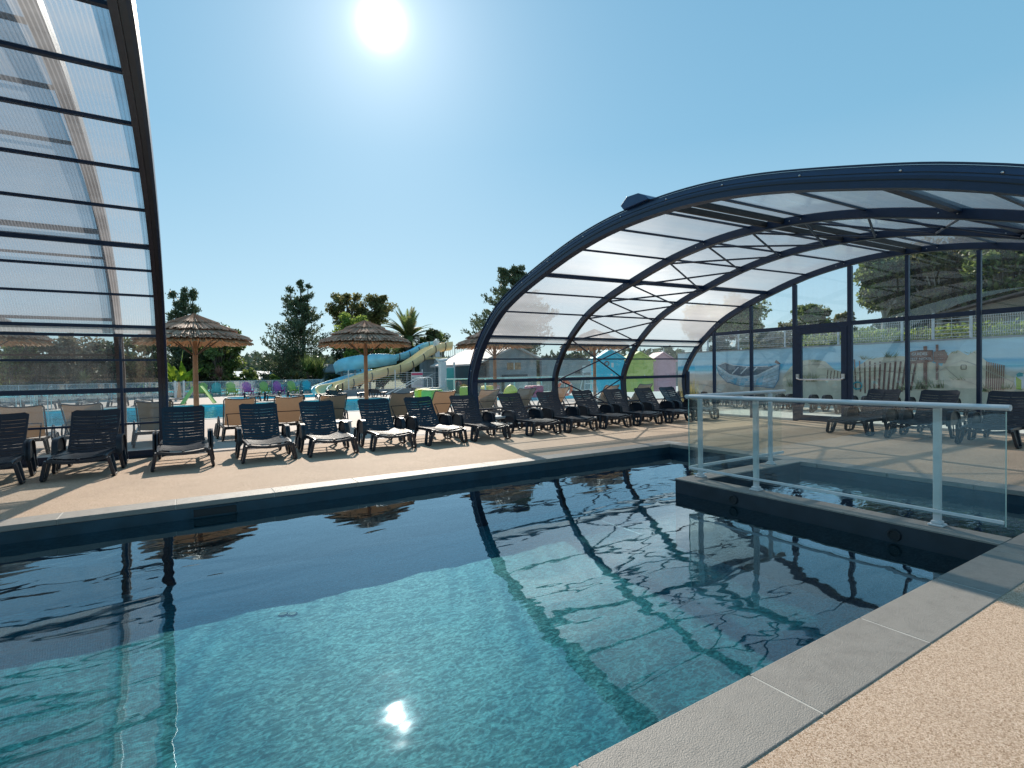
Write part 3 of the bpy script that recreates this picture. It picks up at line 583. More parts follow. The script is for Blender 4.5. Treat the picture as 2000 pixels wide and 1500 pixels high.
for px in (1366, 1503): q = ony(px, 800, RY-.03); post(q.x, RY-.04, False)
b = MB(); b.box(RX-.012, RX+.012, onx(1962, 900, RX).y, RY, .132, .158); rel(b, 'bottom_rail', M['white'], B, bevel=.003); b = MB(); b.box(RX+.013, 7.6, RY-.012, RY+.012, .13, .165); rel(b, 'bottom_rail', M['white'], B, bevel=.003)
pg = onx(1964, 900, RX)
M['glassedge'] = plain('green_edge_highlight', (.42, .58, .52), .2)  # highlight on the pane edges put in as pale green strips
b = MB(); b.box(RX-.005, RX+.005, pg.y, RY-.005, .115, RZ-.035); go_ = rel(b, 'glass_pane', M['railglass'], B); MB().box(RX-.006, RX+.006, pg.y-.006, pg.y-.001, .115, RZ-.03).box(RX-.006, RX+.006, RY-.004, RY+.001, .115, RZ-.03).build('glass_edge_highlight', M['glassedge'], go_); b = MB(); b.box(RX+.013, 7.55, RY-.005, RY+.005, .115, RZ-.035); rel(b, 'glass_pane', M['railglass'], B)
# ------------------------------------------------------------------ sun loungers
def lounger(kind, label, group, black=True, raised=True):
    """local: feet end at y=0, head towards +y, z up"""
    T = empty('sun_lounger', (0, 0, 0), label=label, cat='sun lounger', group=group)
    P = M['plastic'] if kind != 'beige' else M['plastic2']
    if kind == 'grey': P = M['greyplastic']
    z0 = .30
    def rail(x): return [(x*.93, .02, z0-.025), (x*.97, .12, z0), (x, .5, z0+.005), (x, 1.0, z0-.01), (x*.98, 1.72, z0-.015)]
    fr = MB()
    prof = [(-.016, -.028), (.016, -.028), (.016, .028), (-.016, .028)]
    for sx in (-1, 1): fr.sweep(rail(sx*.335), prof)
    fr.bar((-.33, 1.70, z0-.015), (.33, 1.70, z0-.015), .035, .05); fr.bar((-.33, 1.30, z0-.03), (.33, 1.30, z0-.03), .03, .04)
    fr.build('frame', P, T, smooth=True)
    se = MB(); ZS = lambda x, d=.035: -d*(1-(x/.33)**2)
    def slat(mb, y, w, z, d=.035, hw=.30, t=.014):
        xs = np.linspace(-hw, hw, 9); k = len(mb.v)
        for x in xs:
            zz = z+ZS(x, d); 
            for (a, b) in ((y-w/2, zz-t), (y+w/2, zz-t), (y+w/2, zz), (y-w/2, zz)): mb.v.append((x, a, b))
        for i in range(8):
            for j in range(4): mb.f.append((k+i*4+j, k+i*4+(j+1) % 4, k+(i+1)*4+(j+1) % 4, k+(i+1)*4+j))
        mb.f.append((k+3, k+2, k+1, k)); q = k+32; mb.f.append((q, q+1, q+2, q+3))
    ny = 14
    for i in range(ny):
        y = .05+i*(.98/ny); slat(se, y, .052 if i else .075, z0+.024-.02*(1 if i == 0 else 0)+.012*sin(i/ny*pi), .035 if i else .04)
    for sx in (-1, 0, 1):
        x = sx*.295; se.sweep([(x, .03, z0+.02+ZS(x)), (x, .5, z0+.026+ZS(x)), (x, 1.02, z0+.02+ZS(x))], [(-.018, -.012), (.018, -.012), (.018, .004), (-.018, .004)])
    se.sweep([(x, .012, z0-.008-.045*(1-(x/.34)**2)) for x in np.linspace(-.335, .335, 11)], [(-.014, -.022), (.014, -.022), (.014, .020), (-.014, .020)])
    se.build('seat', P, T, smooth=True)
    # backrest
    if raised:
        ang = radians(50); L_ = .80
        hinge = Vector((0, 1.02, z0+.01)); U = Vector((0, cos(ang), sin(ang))); Nn = Vector((0, sin(ang), -cos(ang)))
    else:
        ang = radians(3); L_ = .78; hinge = Vector((0, 1.04, z0+.015)); U = Vector((0, cos(ang), sin(ang))); Nn = Vector((0, sin(ang), -cos(ang)))
    hw = lambda v: .300+.025*v/L_
    BK = lambda x, v, n_=0.: hinge+Vector((x, 0, 0))+U*v+Nn*(.045*(1-(x/.38)**2)+.03*sin(pi*v/L_)+n_)
    bk = MB()
    def strip(v0, v1, x0=-1., x1=1., t=.016):
        k = len(bk.v); xs = np.linspace(x0, x1, 9)
        for u in xs:
            for v, n_ in ((v0, 0), (v1, 0), (v1, t), (v0, t)): bk.v.append(tuple(BK(u*hw(v), v, n_)))
        for i in range(8):
            for j in range(4): bk.f.append((k+i*4+j, k+i*4+(j+1) % 4, k+(i+1)*4+(j+1) % 4, k+(i+1)*4+j))
        bk.f.append((k+3, k+2, k+1, k)); q = k+32; bk.f.append((q, q+1, q+2, q+3))
    if kind != 'beige':
        ns = 11; pitch = (L_-.10)/ns
        strip(0, .035)
        for i in range(ns): strip(.035+i*pitch+.010, .035+(i+1)*pitch, -.93, .93, .010)
        # top band with rounded corners
        v0 = L_-.065; xs = np.linspace(-1, 1, 13); k = len(bk.v)
        for u in xs:
            vt = L_-.045*max(0, (abs(u)-.86)/.14)**2
            for v, n_ in ((v0, 0), (vt, 0), (vt, .02), (v0, .02)): bk.v.append(tuple(BK(u*hw(v0), v, n_)))
        for i in range(12):
            for j in range(4): bk.f.append((k+i*4+j, k+i*4+(j+1) % 4, k+(i+1)*4+(j+1) % 4, k+(i+1)*4+j))
        bk.f.append((k+3, k+2, k+1, k)); q = k+48; bk.f.append((q, q+1, q+2, q+3))
        for s_, a, b_ in ((-1, .91, 1.), (1, .91, 1.), (0, -.03, .03)):
            k = len(bk.v); vs = np.linspace(0, L_-.04, 9)
            for v in vs:
                A, Bb = (s_*a, s_*b_) if s_ else (a, b_)
                for u, n_ in ((A, -.004), (Bb, -.004), (Bb, .022), (A, .022)): bk.v.append(tuple(BK(u*hw(v), v, n_)))
            for i in range(8):
                for j in range(4): bk.f.append((k+i*4+j, k+i*4+(j+1) % 4, k+(i+1)*4+(j+1) % 4, k+(i+1)*4+j))
            bk.f.append((k+3, k+2, k+1, k)); q = k+32; bk.f.append((q, q+1, q+2, q+3))
        bk.build('backrest', P, T, smooth=True)
    else:
        strip(.02, L_+.02, -.93, .93, .006)
        sl_ = bk.build('sling', M['sling'], T, smooth=True)
        ff = MB()
        pts = [BK(-hw(0), 0), BK(-hw(L_)*.99, L_-.02), BK(-hw(L_)*.9, L_+.035)]+[BK(u*hw(L_), L_+.035-.02*(1-u*u)) for u in (-.5, 0, .5)]+[BK(hw(L_)*.9, L_+.035), BK(hw(L_)*.99, L_-.02), BK(hw(0), 0)]
        ff.tube(pts, .014, 6); ff.build('back_frame', M['greyplastic'], T, smooth=True)
    # support struts under the raised back
    if raised:
        ss = MB(); a = BK(0, L_*.55, .03)
        for sx in (-.26, .26): ss.tube([(sx, a.y, a.z), (sx, 1.66, z0)], .012, 6)
        ss.tube([(-.26, a.y, a.z), (.26, a.y, a.z)], .010, 6); ss.build('back_strut', P, T, smooth=True)
    # arms
    for sx in (-1, 1):
        x = sx*.385
        if kind == 'beige' or kind == 'grey':
            pts = [(x, .78, z0-.02)]+[(x, .97-.19*cos(t), z0+.02+.17*sin(t)) for t in np.linspace(.1, pi-.1, 9)]+[(x, 1.16, z0-.02)]
            MB().sweep(pts, [(-.028, -.012), (.028, -.012), (.028, .012), (-.028, .012)], up=(1, 0, 0)).build('armrest', P if kind != 'beige' else M['plastic2'], T, smooth=True)
        else:
            prof2 = [(.70, .25), (.705, .41), (.73, .48), (.79, .52), (.92, .53), (1.08, .52), (1.17, .48), (1.22, .41), (1.24, .25)]
            a = MB(); a.prism(prof2, lambda u, v: (x-.012*(1), u, v), (.024, 0, 0))
            k = len(a.v); rim = prof2
            for (u, v) in rim: a.v += [(x-sx*.035, u, v), (x+sx*.04, u, v), (x+sx*.04, u+(.012 if u < .95 else -.012), v-.014), (x-sx*.03, u+(.012 if u < .95 else -.012), v-.014)]
            for i in range(len(rim)-1):
                for j in range(4): a.f.append((k+i*4+j, k+i*4+(j+1) % 4, k+(i+1)*4+(j+1) % 4, k+(i+1)*4+j))
            a.build('armrest', P, T, smooth=True)
    # legs: looped side pieces
    def leg(x, ya, yb, yc, yd, xt, zt, mid=True, w=.062):
        b = MB(); sx = 1 if x > 0 else -1
        b.bar((xt, ya, zt), (x, yb, .035), .042, w, up=(0, 1, 0)); b.bar((xt, yd, zt), (x, yc, .035), .042, w, up=(0, 1, 0))
        b.sweep([(x, yb-.02, .045), (x, yb+.02, .018), (x, (yb+yc)/2, .014), (x, yc-.02, .018), (x, yc+.02, .045)], [(-.02, -.014), (.02, -.014), (.02, .016), (-.02, .016)])
        if mid: b.bar(((x+xt)/2+sx*.01, (yb+yc)/2, .03), (xt, (ya+yd)/2, zt), .018, .022, up=(0, 1, 0))
        b.build('leg', P, T, bevel=.006)
    for sx in (-1, 1):
        leg(sx*.40, .02, .045, .25, .30, sx*.345, z0-.01)
        leg(sx*.42, .74, .78, 1.06, 1.16, sx*.385, z0-.005)
        leg(sx*.37, 1.46, 1.50, 1.68, 1.74, sx*.335, z0-.02, mid=False)
    for x in (-.31, .31): pass
    return T
ord_ = ['first', 'second', 'third', 'fourth', 'fifth', 'sixth', 'seventh', 'eighth', 'ninth', 'tenth', 'eleventh', 'twelfth', 'thirteenth', 'fourteenth']
proto = lounger('black', 'x', 'slatted sun loungers lined up along the pool')
xs14 = [-1.03-1.1, -1.08, .08]+[.08+1.115*k for k in range(1, 12)]
extra = {0: 'navy slatted sun lounger cut off by the left edge of the photo', 1: 'navy slatted sun lounger, first whole one from the left edge, before the shelter glass',
 2: 'navy slatted sun lounger at the foot of the tall left arch', 13: 'last navy slatted sun lounger of the poolside row, by the balustrade corner'}
for i, x in enumerate(xs14):
    x += {0: -.15, 1: -.2, 2: -.1, 4: -.08, 5: -.1, 6: -.1, 7: -.22, 8: .06}.get(i, 0)
    o = proto if i == 0 else copy_tree(proto)
    o.location = (x, 9.48+random.uniform(-.04, .04), 0.002); o.rotation_euler = (0, 0, random.uniform(-.05, .05)); o['label'] = extra.get(i, 'navy slatted sun lounger, %s from the left in the poolside row' % ord_[i])
    if i == 0: o.rotation_euler.z = .06
# three by the end wall, heads towards the glass
for i, (y, l) in enumerate(((5.62, 'black sun lounger by the glazed door, farthest of three at the end wall'), (4.50, 'black sun lounger in the middle of the three by the end wall'), (3.38, 'black sun lounger by the end wall, cut off by the right edge'))):
    o = copy_tree(proto); o.location = (11.62, y, .002); o.rotation_euler = (0, 0, radians(-90)+(-.05, .02, .04)[i]); o['label'] = l; o['group'] = 'sun loungers by the glazed end wall'
# flat ones outside between glass and mural
fl = lounger('black', 'x', 'flat sun loungers in front of the mural', raised=False)
ys_ = [14.6, 13.4, 12.2, 11.0, 9.85, 8.7, 7.55, 6.4, 5.3, 4.2]
for i, y in enumerate(ys_):
    o = fl if i == 0 else copy_tree(fl); o.location = (16.6, y, .0); o.rotation_euler = (0, 0, radians(-90)+random.uniform(-.05, .05))
    o['label'] = 'flat black lounger outside before the mural, %s from the far end' % ord_[i]
# beige sling loungers facing the far pool
bg_ = lounger('beige', 'x', 'beige sling loungers behind the poolside row')
bp = [(-2.86, 780), (-1.78, 783), (-.58, 790), (None, 0)]
tops = [(30, 797), (165, 792), (298, 785), (463, 781), (568, 777), (664, 773), (783, 770), (868, 768), (957, 766), (1028, 759), (1098, 757), (1195, 753), (1262, 752)]
for i, (px, py) in enumerate(tops):
    h = .93; w_ = ray(px, py); t_ = (h-CH)/w_[2]; x, y = w_[0]*t_, w_[1]*t_
    y = min(max(y, 13.3), 15.6); q = ony(px, py, y); x = q.x
    o = bg_ if i == 0 else copy_tree(bg_); o.location = (x, y+1.55, -.002); o.rotation_euler = (0, 0, pi+[.05, -.03, .02, .04, -.02, -.1, .03, .02, 0, .03, -.02, .02, 0][i])
    o['label'] = 'beige sling lounger seen from behind, %s from the left of the back row' % ord_[i]
# flat loungers across the far pool
gp = 'flat loungers on the far side of the pool'
ga = lounger('grey', 'x', gp, raised=False)
for i, px in enumerate((30, 95, 165, 222, 275, 345)):
    q = g(px, 800-px*.012); o = ga if i == 0 else copy_tree(ga); o.location = (q.x, 33.2, .0); o.rotation_euler = (0, 0, random.uniform(-.05, .05)); o['label'] = 'flat grey lounger across the far pool, %s from the left' % ord_[i]
for i, px in enumerate((495, 537, 582, 617, 660, 700)):
    o = copy_tree(fl); q = ony(px, 775, 33.3); o.location = (q.x, 33.3, .0); o.rotation_euler = (0, 0, radians(-95) if i in (3, 5) else random.uniform(-.05, .05)); o['group'] = gp
    o['label'] = 'flat black lounger across the far pool, %s black one from the left' % ord_[i]
# white side tables
def table(x, y, label):
    t = empty('side_table', (x, y, .0), label=label, cat='side table', group='small white side tables'); MB().box(-.2, .2, -.2, .2, .36, .39).box(-.18, .18, -.18, .18, .33, .3595).build('table_top', M['white'], t, bevel=.01)
    for a in (-1, 1):
        for b_ in (-1, 1): MB().bar((a*.16, b_*.16, .33), (a*.18, b_*.18, 0), .035).build('leg', M['white'], t)
    return t
q = xs14[7]; table(xs14[7]+.62, 10.75, 'small white side table between the loungers at the foot of the big arch'); table(3.0, 12.1, 'small white side table between navy and beige loungers left of centre')
# ------------------------------------------------------------------ thatched parasols
def parasol(x, y, s, label, seed):
    rnd = np.random.default_rng(seed); T = empty('thatched_parasol', (x, y, 0), label=label, cat='parasol', group='thatched parasols by the far pool')
    pz = 2.85*s; MB().tube([(0, 0, 0), (0, 0, 1.3), (0.01, 0, pz)], [.068, .064, .055], 12).build('pole', M['wood'], T, smooth=True)
    ez, az, Rr = 2.42*s, 2.97*s, 1.40*s
    prof = [(0, az), (.12*Rr, az-.05*s), (.42*Rr, az-.24*s), (.70*Rr, az-.37*s), (.97*Rr, ez+.02)]
    def hz(r):
        for (a, za), (b_, zb) in zip(prof[:-1], prof[1:]):
            if r <= b_: return za+(zb-za)*(r-a)/(b_-a)
        return prof[-1][1]-(r-prof[-1][0])*.6
    ins = MB(); nn = 28; rings = [.02, .3*Rr, .62*Rr, .93*Rr]
    for r in rings:
        for j in range(nn): a = 2*pi*j/nn; ins.v.append((r*cos(a), r*sin(a), hz(r)-.09))
    for i in range(3):
        for j in range(nn): ins.f.append((i*nn+j, (i+1)*nn+j, (i+1)*nn+(j+1) % nn, i*nn+(j+1) % nn))
    ins.build('light_block_lining', M['thatchin'], T)  # inner cone added to stop light passing between the straws
    def tier(name, r0, r1, n, lift, mt, w=.045, drop=.0, jl=.09):
        V = []; Fc = []
        for i in range(n):
            a = 2*pi*i/n+rnd.uniform(-.02, .02); rr = r1+rnd.uniform(-jl, jl*.5); ra = r0*rnd.uniform(.8, 1); da = rnd.uniform(-.03, .03); ww = w*rnd.uniform(.6, 1.2)
            P0 = Vector((ra*cos(a), ra*sin(a), hz(ra)+lift+rnd.uniform(-.008, .012))); a2 = a+da; P1 = Vector((rr*cos(a2), rr*sin(a2), hz(rr)+lift-drop+rnd.uniform(-.02, .015)))
            t = Vector((-sin(a), cos(a), 0)); u = Vector((0, 0, .022)); k = len(V); wa = ww*(.35+.65*r0/r1)
            V += [P0-t*wa/2, P0+t*wa/2, P0+u, P1-t*ww/2, P1+t*ww/2, P1+u]; Fc += [(k, k+3, k+5, k+2), (k+1, k+2, k+5, k+4), (k, k+1, k+4, k+3), (k+3, k+4, k+5)]
        b = MB(); b.v = [tuple(v) for v in V]; b.f = Fc; b.build(name, mt, T)
    tier('fringe', .62*Rr, Rr*1.0, 330, -.055, M['thatchin'], .04, .05, .05)
    tier('thatch_tier', .55*Rr, Rr*.99, 420, -.01, M['thatch'], .05, .0, .05); tier('thatch_tier', .50*Rr, Rr*.93, 260, .015, M['thatch'], .05, .0, .08)
    tier('thatch_tier', .25*Rr, Rr*.72, 330, .075, M['thatch'], .045); tier('thatch_tier', .02*Rr, Rr*.43, 260, .13, M['thatch'], .035, .0, .06)
    MB().tube([(0, 0, az-.05), (0, 0, az+.09), (0, 0, az+.14)], [.13*s, .09*s, .02], 10).build('cap', M['thatch'], T, smooth=True)
    for k in range(6):
        a = k*pi/3+.3; MB().tube([(.05*cos(a), .05*sin(a), 2.02*s), (.55*Rr*cos(a), .55*Rr*sin(a), hz(.55*Rr)-.12)], .016, 6).build('strut', M['bark'], T)
    return T
PYY = 16.5
for i, (px, l) in enumerate(((381, 'brown thatched parasol on a wooden pole just right of the tall left arch'), (714, 'brown thatched parasol standing in front of the water slides'), (966, 'thatched parasol partly behind the big right arch, in front of the grey shed'), (1161, 'thatched parasol seen through the right shelter beside the blue beach hut'))):
    q = ony(px, 700, PYY); parasol(q.x, PYY, 1., l, i)
q = ony(-45, 700, 17.4); parasol(q.x, 17.4, 1., 'thatched parasol seen through the left shelter panels, cut off by the left edge', 9)
# ------------------------------------------------------------------ vegetation
def quads(name, P, A, Bv, m, parent=None):
    """leaf quads: centres P, half axes A and Bv (N,3 arrays)"""
    n = len(P); V = np.empty((n, 4, 3)); V[:, 0] = P-A-Bv*.5; V[:, 1] = P+A*.1-Bv; V[:, 2] = P+A; V[:, 3] = P+A*.1+Bv
    me = bpy.data.meshes.new(name); me.vertices.add(n*4); me.vertices.foreach_set('co', V.reshape(-1)); me.loops.add(n*4); me.polygons.add(n)
    me.loops.foreach_set('vertex_index', np.arange(n*4)); me.polygons.foreach_set('loop_start', np.arange(n)*4); me.polygons.foreach_set('loop_total', np.full(n, 4)); me.update(calc_edges=True)
    return link(name, me, m, parent)
def unit(n): v = rng.normal(size=(n, 3)); return v/np.linalg.norm(v, axis=1)[:, None]
def leafball(c, r, n, size, flat=1., hollow=.5):
    d = unit(n); rad = rng.uniform(hollow, 1, n)**.6; P = np.array(c)+d*rad[:, None]*np.array(r); A = unit(n); Bv = np.cross(A, unit(n)); Bv /= np.linalg.norm(Bv, axis=1)[:, None]; s = size*rng.uniform(.5, 1.3, n)[:, None]
    return P, A*s, Bv*s*.55
def place(px, py, Y, base=0.):
    q = ony(px, py, Y); return q, (q-Vector((0, 0, CH))).dot(fw)
def broad(px, top, hwpx, Y, label, leaf='leaf', trunk='bark', base=0., n=5200, size=.15, blobs=16, clear=.3, group='broadleaf trees', cat='tree', name='broadleaf_tree', shape=1., seed=1, lean=0., X=None):
    if X is not None: q = onx(px, top, X); d = (q-Vector((0, 0, CH))).dot(fw)
    else: q, d = place(px, top, Y)
    hw = hwpx*d/CF; H = q.z-base; T = empty(name, (q.x, q.y, base), label=label, cat=cat, group=group); r = np.random.default_rng(seed); blobs = int(blobs*2.2); n = int(n*1.15)
    tb = MB(); ct = H*clear; tb.tube([(0, 0, -.1), (lean*.3, 0, ct*.5), (lean*.6, 0, ct), (lean, 0, H*.8)], [.035*H**.9+.03, .028*H**.9, .022*H**.9, .01], 8)
    cz0 = max(ct*.9, .2); cen = (H+cz0)/2; rz = (H-cz0)/2; Ps = []; As = []; Bs = []
    for k in range(blobs):
        a = r.uniform(0, 2*pi); zz = r.uniform(-.8, .78); w_ = sqrt(max(.05, 1-zz*zz)); rr = hw*w_*r.uniform(.2, .84); br = hw*r.uniform(.16, .36); c = (lean*.7+rr*cos(a), rr*sin(a), cen+zz*rz*.9)
        c = (c[0], c[1], min(c[2], H-br*.7))
        P, A, B_ = leafball(c, (br*1.15, br*1.15, br*.9*shape), n//blobs, size, hollow=.05); Ps.append(P); As.append(A); Bs.append(B_)
        if H > 3: tb.tube([(lean*.5, 0, ct*r.uniform(.7, 1.3)), (c[0]*.5, c[1]*.5, (c[2]+ct)*.5), c], [.012*H, .008*H, .004*H], 5, False)
    tb.build('trunk', M[trunk], T, smooth=True); quads('crown', np.vstack(Ps), np.vstack(As), np.vstack(Bs), M[leaf], T); return T
def pine(px, top, hwpx, Y, label, seed, lo=.12, n=46, dens=1.):
    q, d = place(px, top, Y); hw = hwpx*d/CF; H = q.z; T = empty('pine_tree', (q.x, q.y, 0), label=label, cat='pine tree', group='dark conifers against the sky'); r = np.random.default_rng(seed)
    tb = MB(); tops = [(0, 0, H), (-.09*H, .02*H, H*.93), (.07*H, 0, H*.96)]
    tb.tube([(0, 0, -.1), (.02*H, 0, H*.4), (0, 0, H*.97)], [.022*H, .016*H, .004*H], 8)
    Ps, As, Bs = [], [], []
    for (tx, ty, tz) in tops[1:]: tb.tube([(.01*H, 0, H*.5), (tx*.8, ty, tz*.8), (tx, ty, tz)], [.010*H, .006*H, .003*H], 5)
    for k in range(int(n*4.6)):
        u = r.uniform(0, 1)**1.15; z = H*(lo+(.985-lo)*u); lead = tops[k % 3] if u > .55 else tops[0]
        L_ = hw*((1-u)**.85*1.08+.05)*r.uniform(.55, 1.12)*(1 if u > .12 else .75); a = r.uniform(0, 2*pi); f_ = (z/lead[2]) if u > .55 else 0
        if u > .55: L_ *= .62*(1.25-.9*((u-.55)/.45)**1.5)
        z = min(z, lead[2]*.98); o = np.array([lead[0]*f_, lead[1]*f_, z]); dr = np.array([cos(a), sin(a), 0]); nb = max(3, int(L_/.45))
        tip = o+dr*L_+np.array([0, 0, L_*.34]); mid = o+dr*L_*.55+np.array([0, 0, -L_*.02]); tb.tube([o, mid, tip], [.004*H, .0028*H, .001*H], 4, False)
        for j in range(nb+1):
            t = .25+.75*j/nb; c = (1-t)**2*o+2*t*(1-t)*mid+t*t*tip; m_ = int(15*dens); sp = .13+.12*(1-t)*L_*.4
            P = c+r.normal(size=(m_, 3))*np.array([sp, sp, sp*.8]); A = dr*.5+r.normal(size=(m_, 3))*.5+np.array([0, 0, .75]); A /= np.linalg.norm(A, axis=1)[:, None]; B_ = np.cross(A, r.normal(size=(m_, 3))); B_ /= np.linalg.norm(B_, axis=1)[:, None]; s = r.uniform(.09, .19, m_)[:, None]*H/13
            Ps.append(P); As.append(A*s*1.25); Bs.append(B_*s*.42)
    tb.build('trunk', M['bark'], T, smooth=True); quads('crown', np.vstack(Ps), np.vstack(As), np.vstack(Bs), M['pine'], T); return T
pine(360, 556, 62, 56, 'dark pine just right of the tall left arch behind the thatched parasol', 3, .02)
pine(586, 546, 84, 58, 'tall dark pine standing alone in the centre-left against the sky', 5, .0)
pine(1003, 508, 92, 44, 'tall dark pine partly behind the big right arch', 8, .22)
broad(425, 618, 48, 52, 'drooping green tree between the left pine and the open sky', 'leaf', n=6500, clear=.1, seed=2, blobs=24)
broad(400, 650, 55, 54, 'dark green tree low behind the leftmost whole parasol', 'darkleaf', n=4000, clear=.05, seed=12)
broad(678, 564, 40, 62, 'round olive-green tree left of the pair behind the slides', 'olive', n=5200, clear=.62, seed=4, blobs=16, shape=.8)
broad(735, 571, 42, 61, 'spreading olive-green umbrella tree right of the pair behind the slides', 'olive', n=4600, clear=.7, seed=6, blobs=16, shape=.6)
broad(688, 598, 40, 52, 'bright green bushy tree right behind the second parasol', 'light', n=5200, clear=.12, seed=7, blobs=20)
broad(745, 640, 55, 50, 'mid green tree low behind the blue slide', 'leaf', n=5000, clear=.05, seed=14, blobs=18)
broad(700, 665, 60, 56, 'dark bushy tree behind the blue slide tube', 'darkleaf', n=4000, clear=.02, seed=15)
broad(845, 628, 34, 46, 'dense bushy tree right of the palm, behind the slide tower', 'darkleaf', n=6500, clear=.02, seed=16, blobs=22)
broad(800, 665, 40, 47, 'dark shrub mass under the palm fronds', 'darkleaf', n=4500, clear=.0, seed=17)
for i, (px, top, hw_, lf, l) in enumerate(((20, 648, 60, 'leaf', 'green shrub seen through the left panels at the photo edge'), (75, 655, 48, 'darkleaf', 'dark shrub seen through the left panels, second from the edge'), (150, 645, 60, 'brownleaf', 'dry brownish shrub behind the yellow spiky plant'), (215, 652, 50, 'darkleaf', 'dark shrub behind the left panels right of the spiky yellow plant'), (275, 650, 45, 'olive', 'olive shrub behind the left panels beside the banana plant'))):
    broad(px, top, hw_, 49, l, lf, n=3800, clear=.0, seed=30+i, cat='shrub', name='shrub', group='shrubs behind the left panels', size=.14)
for i, (px, top, hw_, Y, lf, l) in enumerate(((488, 716, 28, 50, 'leaf', 'rounded green bush above the fence between the holiday homes'), (455, 728, 14, 49, 'leaf', 'small green bush beside the red spiky plant'), (535, 728, 12, 50, 'light', 'small bright bush under the cone-shaped evergreen'), (500, 748, 16, 48.5, 'brownleaf', 'greyish shrub behind the glass fence and coloured chairs'), (655, 728, 20, 50, 'darkleaf', 'dark bush beside the blue slide bend'))):
    broad(px, top, hw_, Y, l, lf, n=2200, clear=.0, seed=50+i, cat='bush', name='bush', group='bushes behind the glass fence', size=.12)
# cone evergreen
q, d = place(534, 710, 62); T = empty('cone_evergreen', (q.x, q.y, 0), label='small dark cone-shaped evergreen behind the holiday homes', cat='tree')
n_ = 2600; u = rng.uniform(0, 1, n_)**.7; a = rng.uniform(0, 2*pi, n_); rr = u*.95*(.8+.25*rng.uniform(0, 1, n_)); P = np.stack([rr*np.cos(a), rr*np.sin(a), q.z*(1-u*.95)], 1); A = unit(n_)*.12; quads('crown', P, A, np.cross(A, unit(n_))*.6, M['darkleaf'], T); MB().tube([(0, 0, 0), (0, 0, q.z*.6)], .08, 6).build('trunk', M['bark'], T)
# far woods
Ps, As, Bs = [], [], []
for k in range(330):
    az = radians(rng.uniform(-32, 88)); d = rng.uniform(120, 240); h_ = rng.uniform(4.5, 8.5)*(d/170); P, A, B_ = leafball((sin(az)*d, cos(az)*d, h_*.5), (h_*.9, h_*.9, h_*.55), 60, 1.3, hollow=.6); Ps.append(P); As.append(A); Bs.append(B_)
tag(quads('far_woods', np.vstack(Ps), np.vstack(As), np.vstack(Bs), leafmat('far_foliage', (.05, .075, .05), (.12, .16, .10), .3)), kind='stuff', label='distant line of green woods on the horizon', cat='woods')
# spiky plants, palms, banana
def sword(P0, direction, L_, w, droop, segs=5):
    pts = []; p = np.array(P0, float); d = np.array(direction, float); d /= np.linalg.norm(d)
    for i in range(segs+1): pts.append(p.copy()); p = p+d*L_/segs; d = d+np.array([0, 0, -droop/segs]); d /= np.linalg.norm(d)
    return pts
def blades(name, items, m, parent):
    b = MB()
    for pts, w in items:
        k = len(b.v); n = len(pts); dd = pts[-1]-pts[0]; s = np.cross(dd, [0, 0, 1.]); l = np.linalg.norm(s); s = s/l if l > 1e-6 else np.array([1., 0, 0])
        for i, p in enumerate(pts): ww = w*(1-(i/(n-1))**1.6)*.5+.002; b.v += [tuple(p-s*ww), tuple(p+s*ww)]
        for i in range(n-1): b.f.append((k+2*i, k+2*i+1, k+2*i+3, k+2*i+2))
    return b.build(name, m, parent)
def spiky(px, top, hwpx, Y, label, leaf, heads=3, n=110, seed=0, base=0., trunkh=None, name='spiky_plant', cat='plant', droop=.9, width=.05, group=None):
    q, d = place(px, top, Y); hw = hwpx*d/CF; H = q.z-base; r = np.random.default_rng(seed); T = empty(name, (q.x, q.y, base), label=label, cat=cat, group=group); tb = MB(); it = []
    th = H-hw*.95 if trunkh is None else trunkh
    for h in range(heads):
        c = np.array([r.uniform(-1, 1)*hw*.45*(heads > 1), r.uniform(-1, 1)*hw*.45*(heads > 1), max(.1, th*(r.uniform(.55, 1.) if h else 1))]); tb.tube([(0, 0, -.05), (c[0]*.4, c[1]*.4, c[2]*.5), tuple(c)], [.10, .08, .07], 6)
        for k in range(n):
            a = r.uniform(0, 2*pi); el = r.uniform(-.2, 1.5); it.append((sword(c, (cos(a)*cos(el), sin(a)*cos(el), sin(el)+.1), hw*r.uniform(.75, 1.1)*(1 if heads == 1 else .8), width, droop*r.uniform(.4, 1.)), width))
    tb.build('stem', M['bark'], T, smooth=True); blades('leaves', it, M[leaf], T); return T
spiky(605, 684, 42, 49, 'big dark spiky cordyline clump left of the slides', 'leaf', 6, 150, 1, name='cordyline', width=.07)
spiky(573, 712, 24, 50, 'smaller grey-green spiky plant left of the cordyline clump', 'olive', 2, 90, 2, name='cordyline', width=.05)
spiky(428, 714, 22, 48, 'dusty red spiky plant above the glass fence', 'redleaf', 1, 150, 3, width=.07)
spiky(163, 722, 24, 47, 'yellow spiky plant seen through the left shelter panels', 'strawleaf', 1, 120, 4, width=.09, droop=.6)
spiky(858, 640, 26, 44, 'spiky-topped plant rising from the shrubs right of the palm', 'leaf', 3, 110, 5, width=.06)
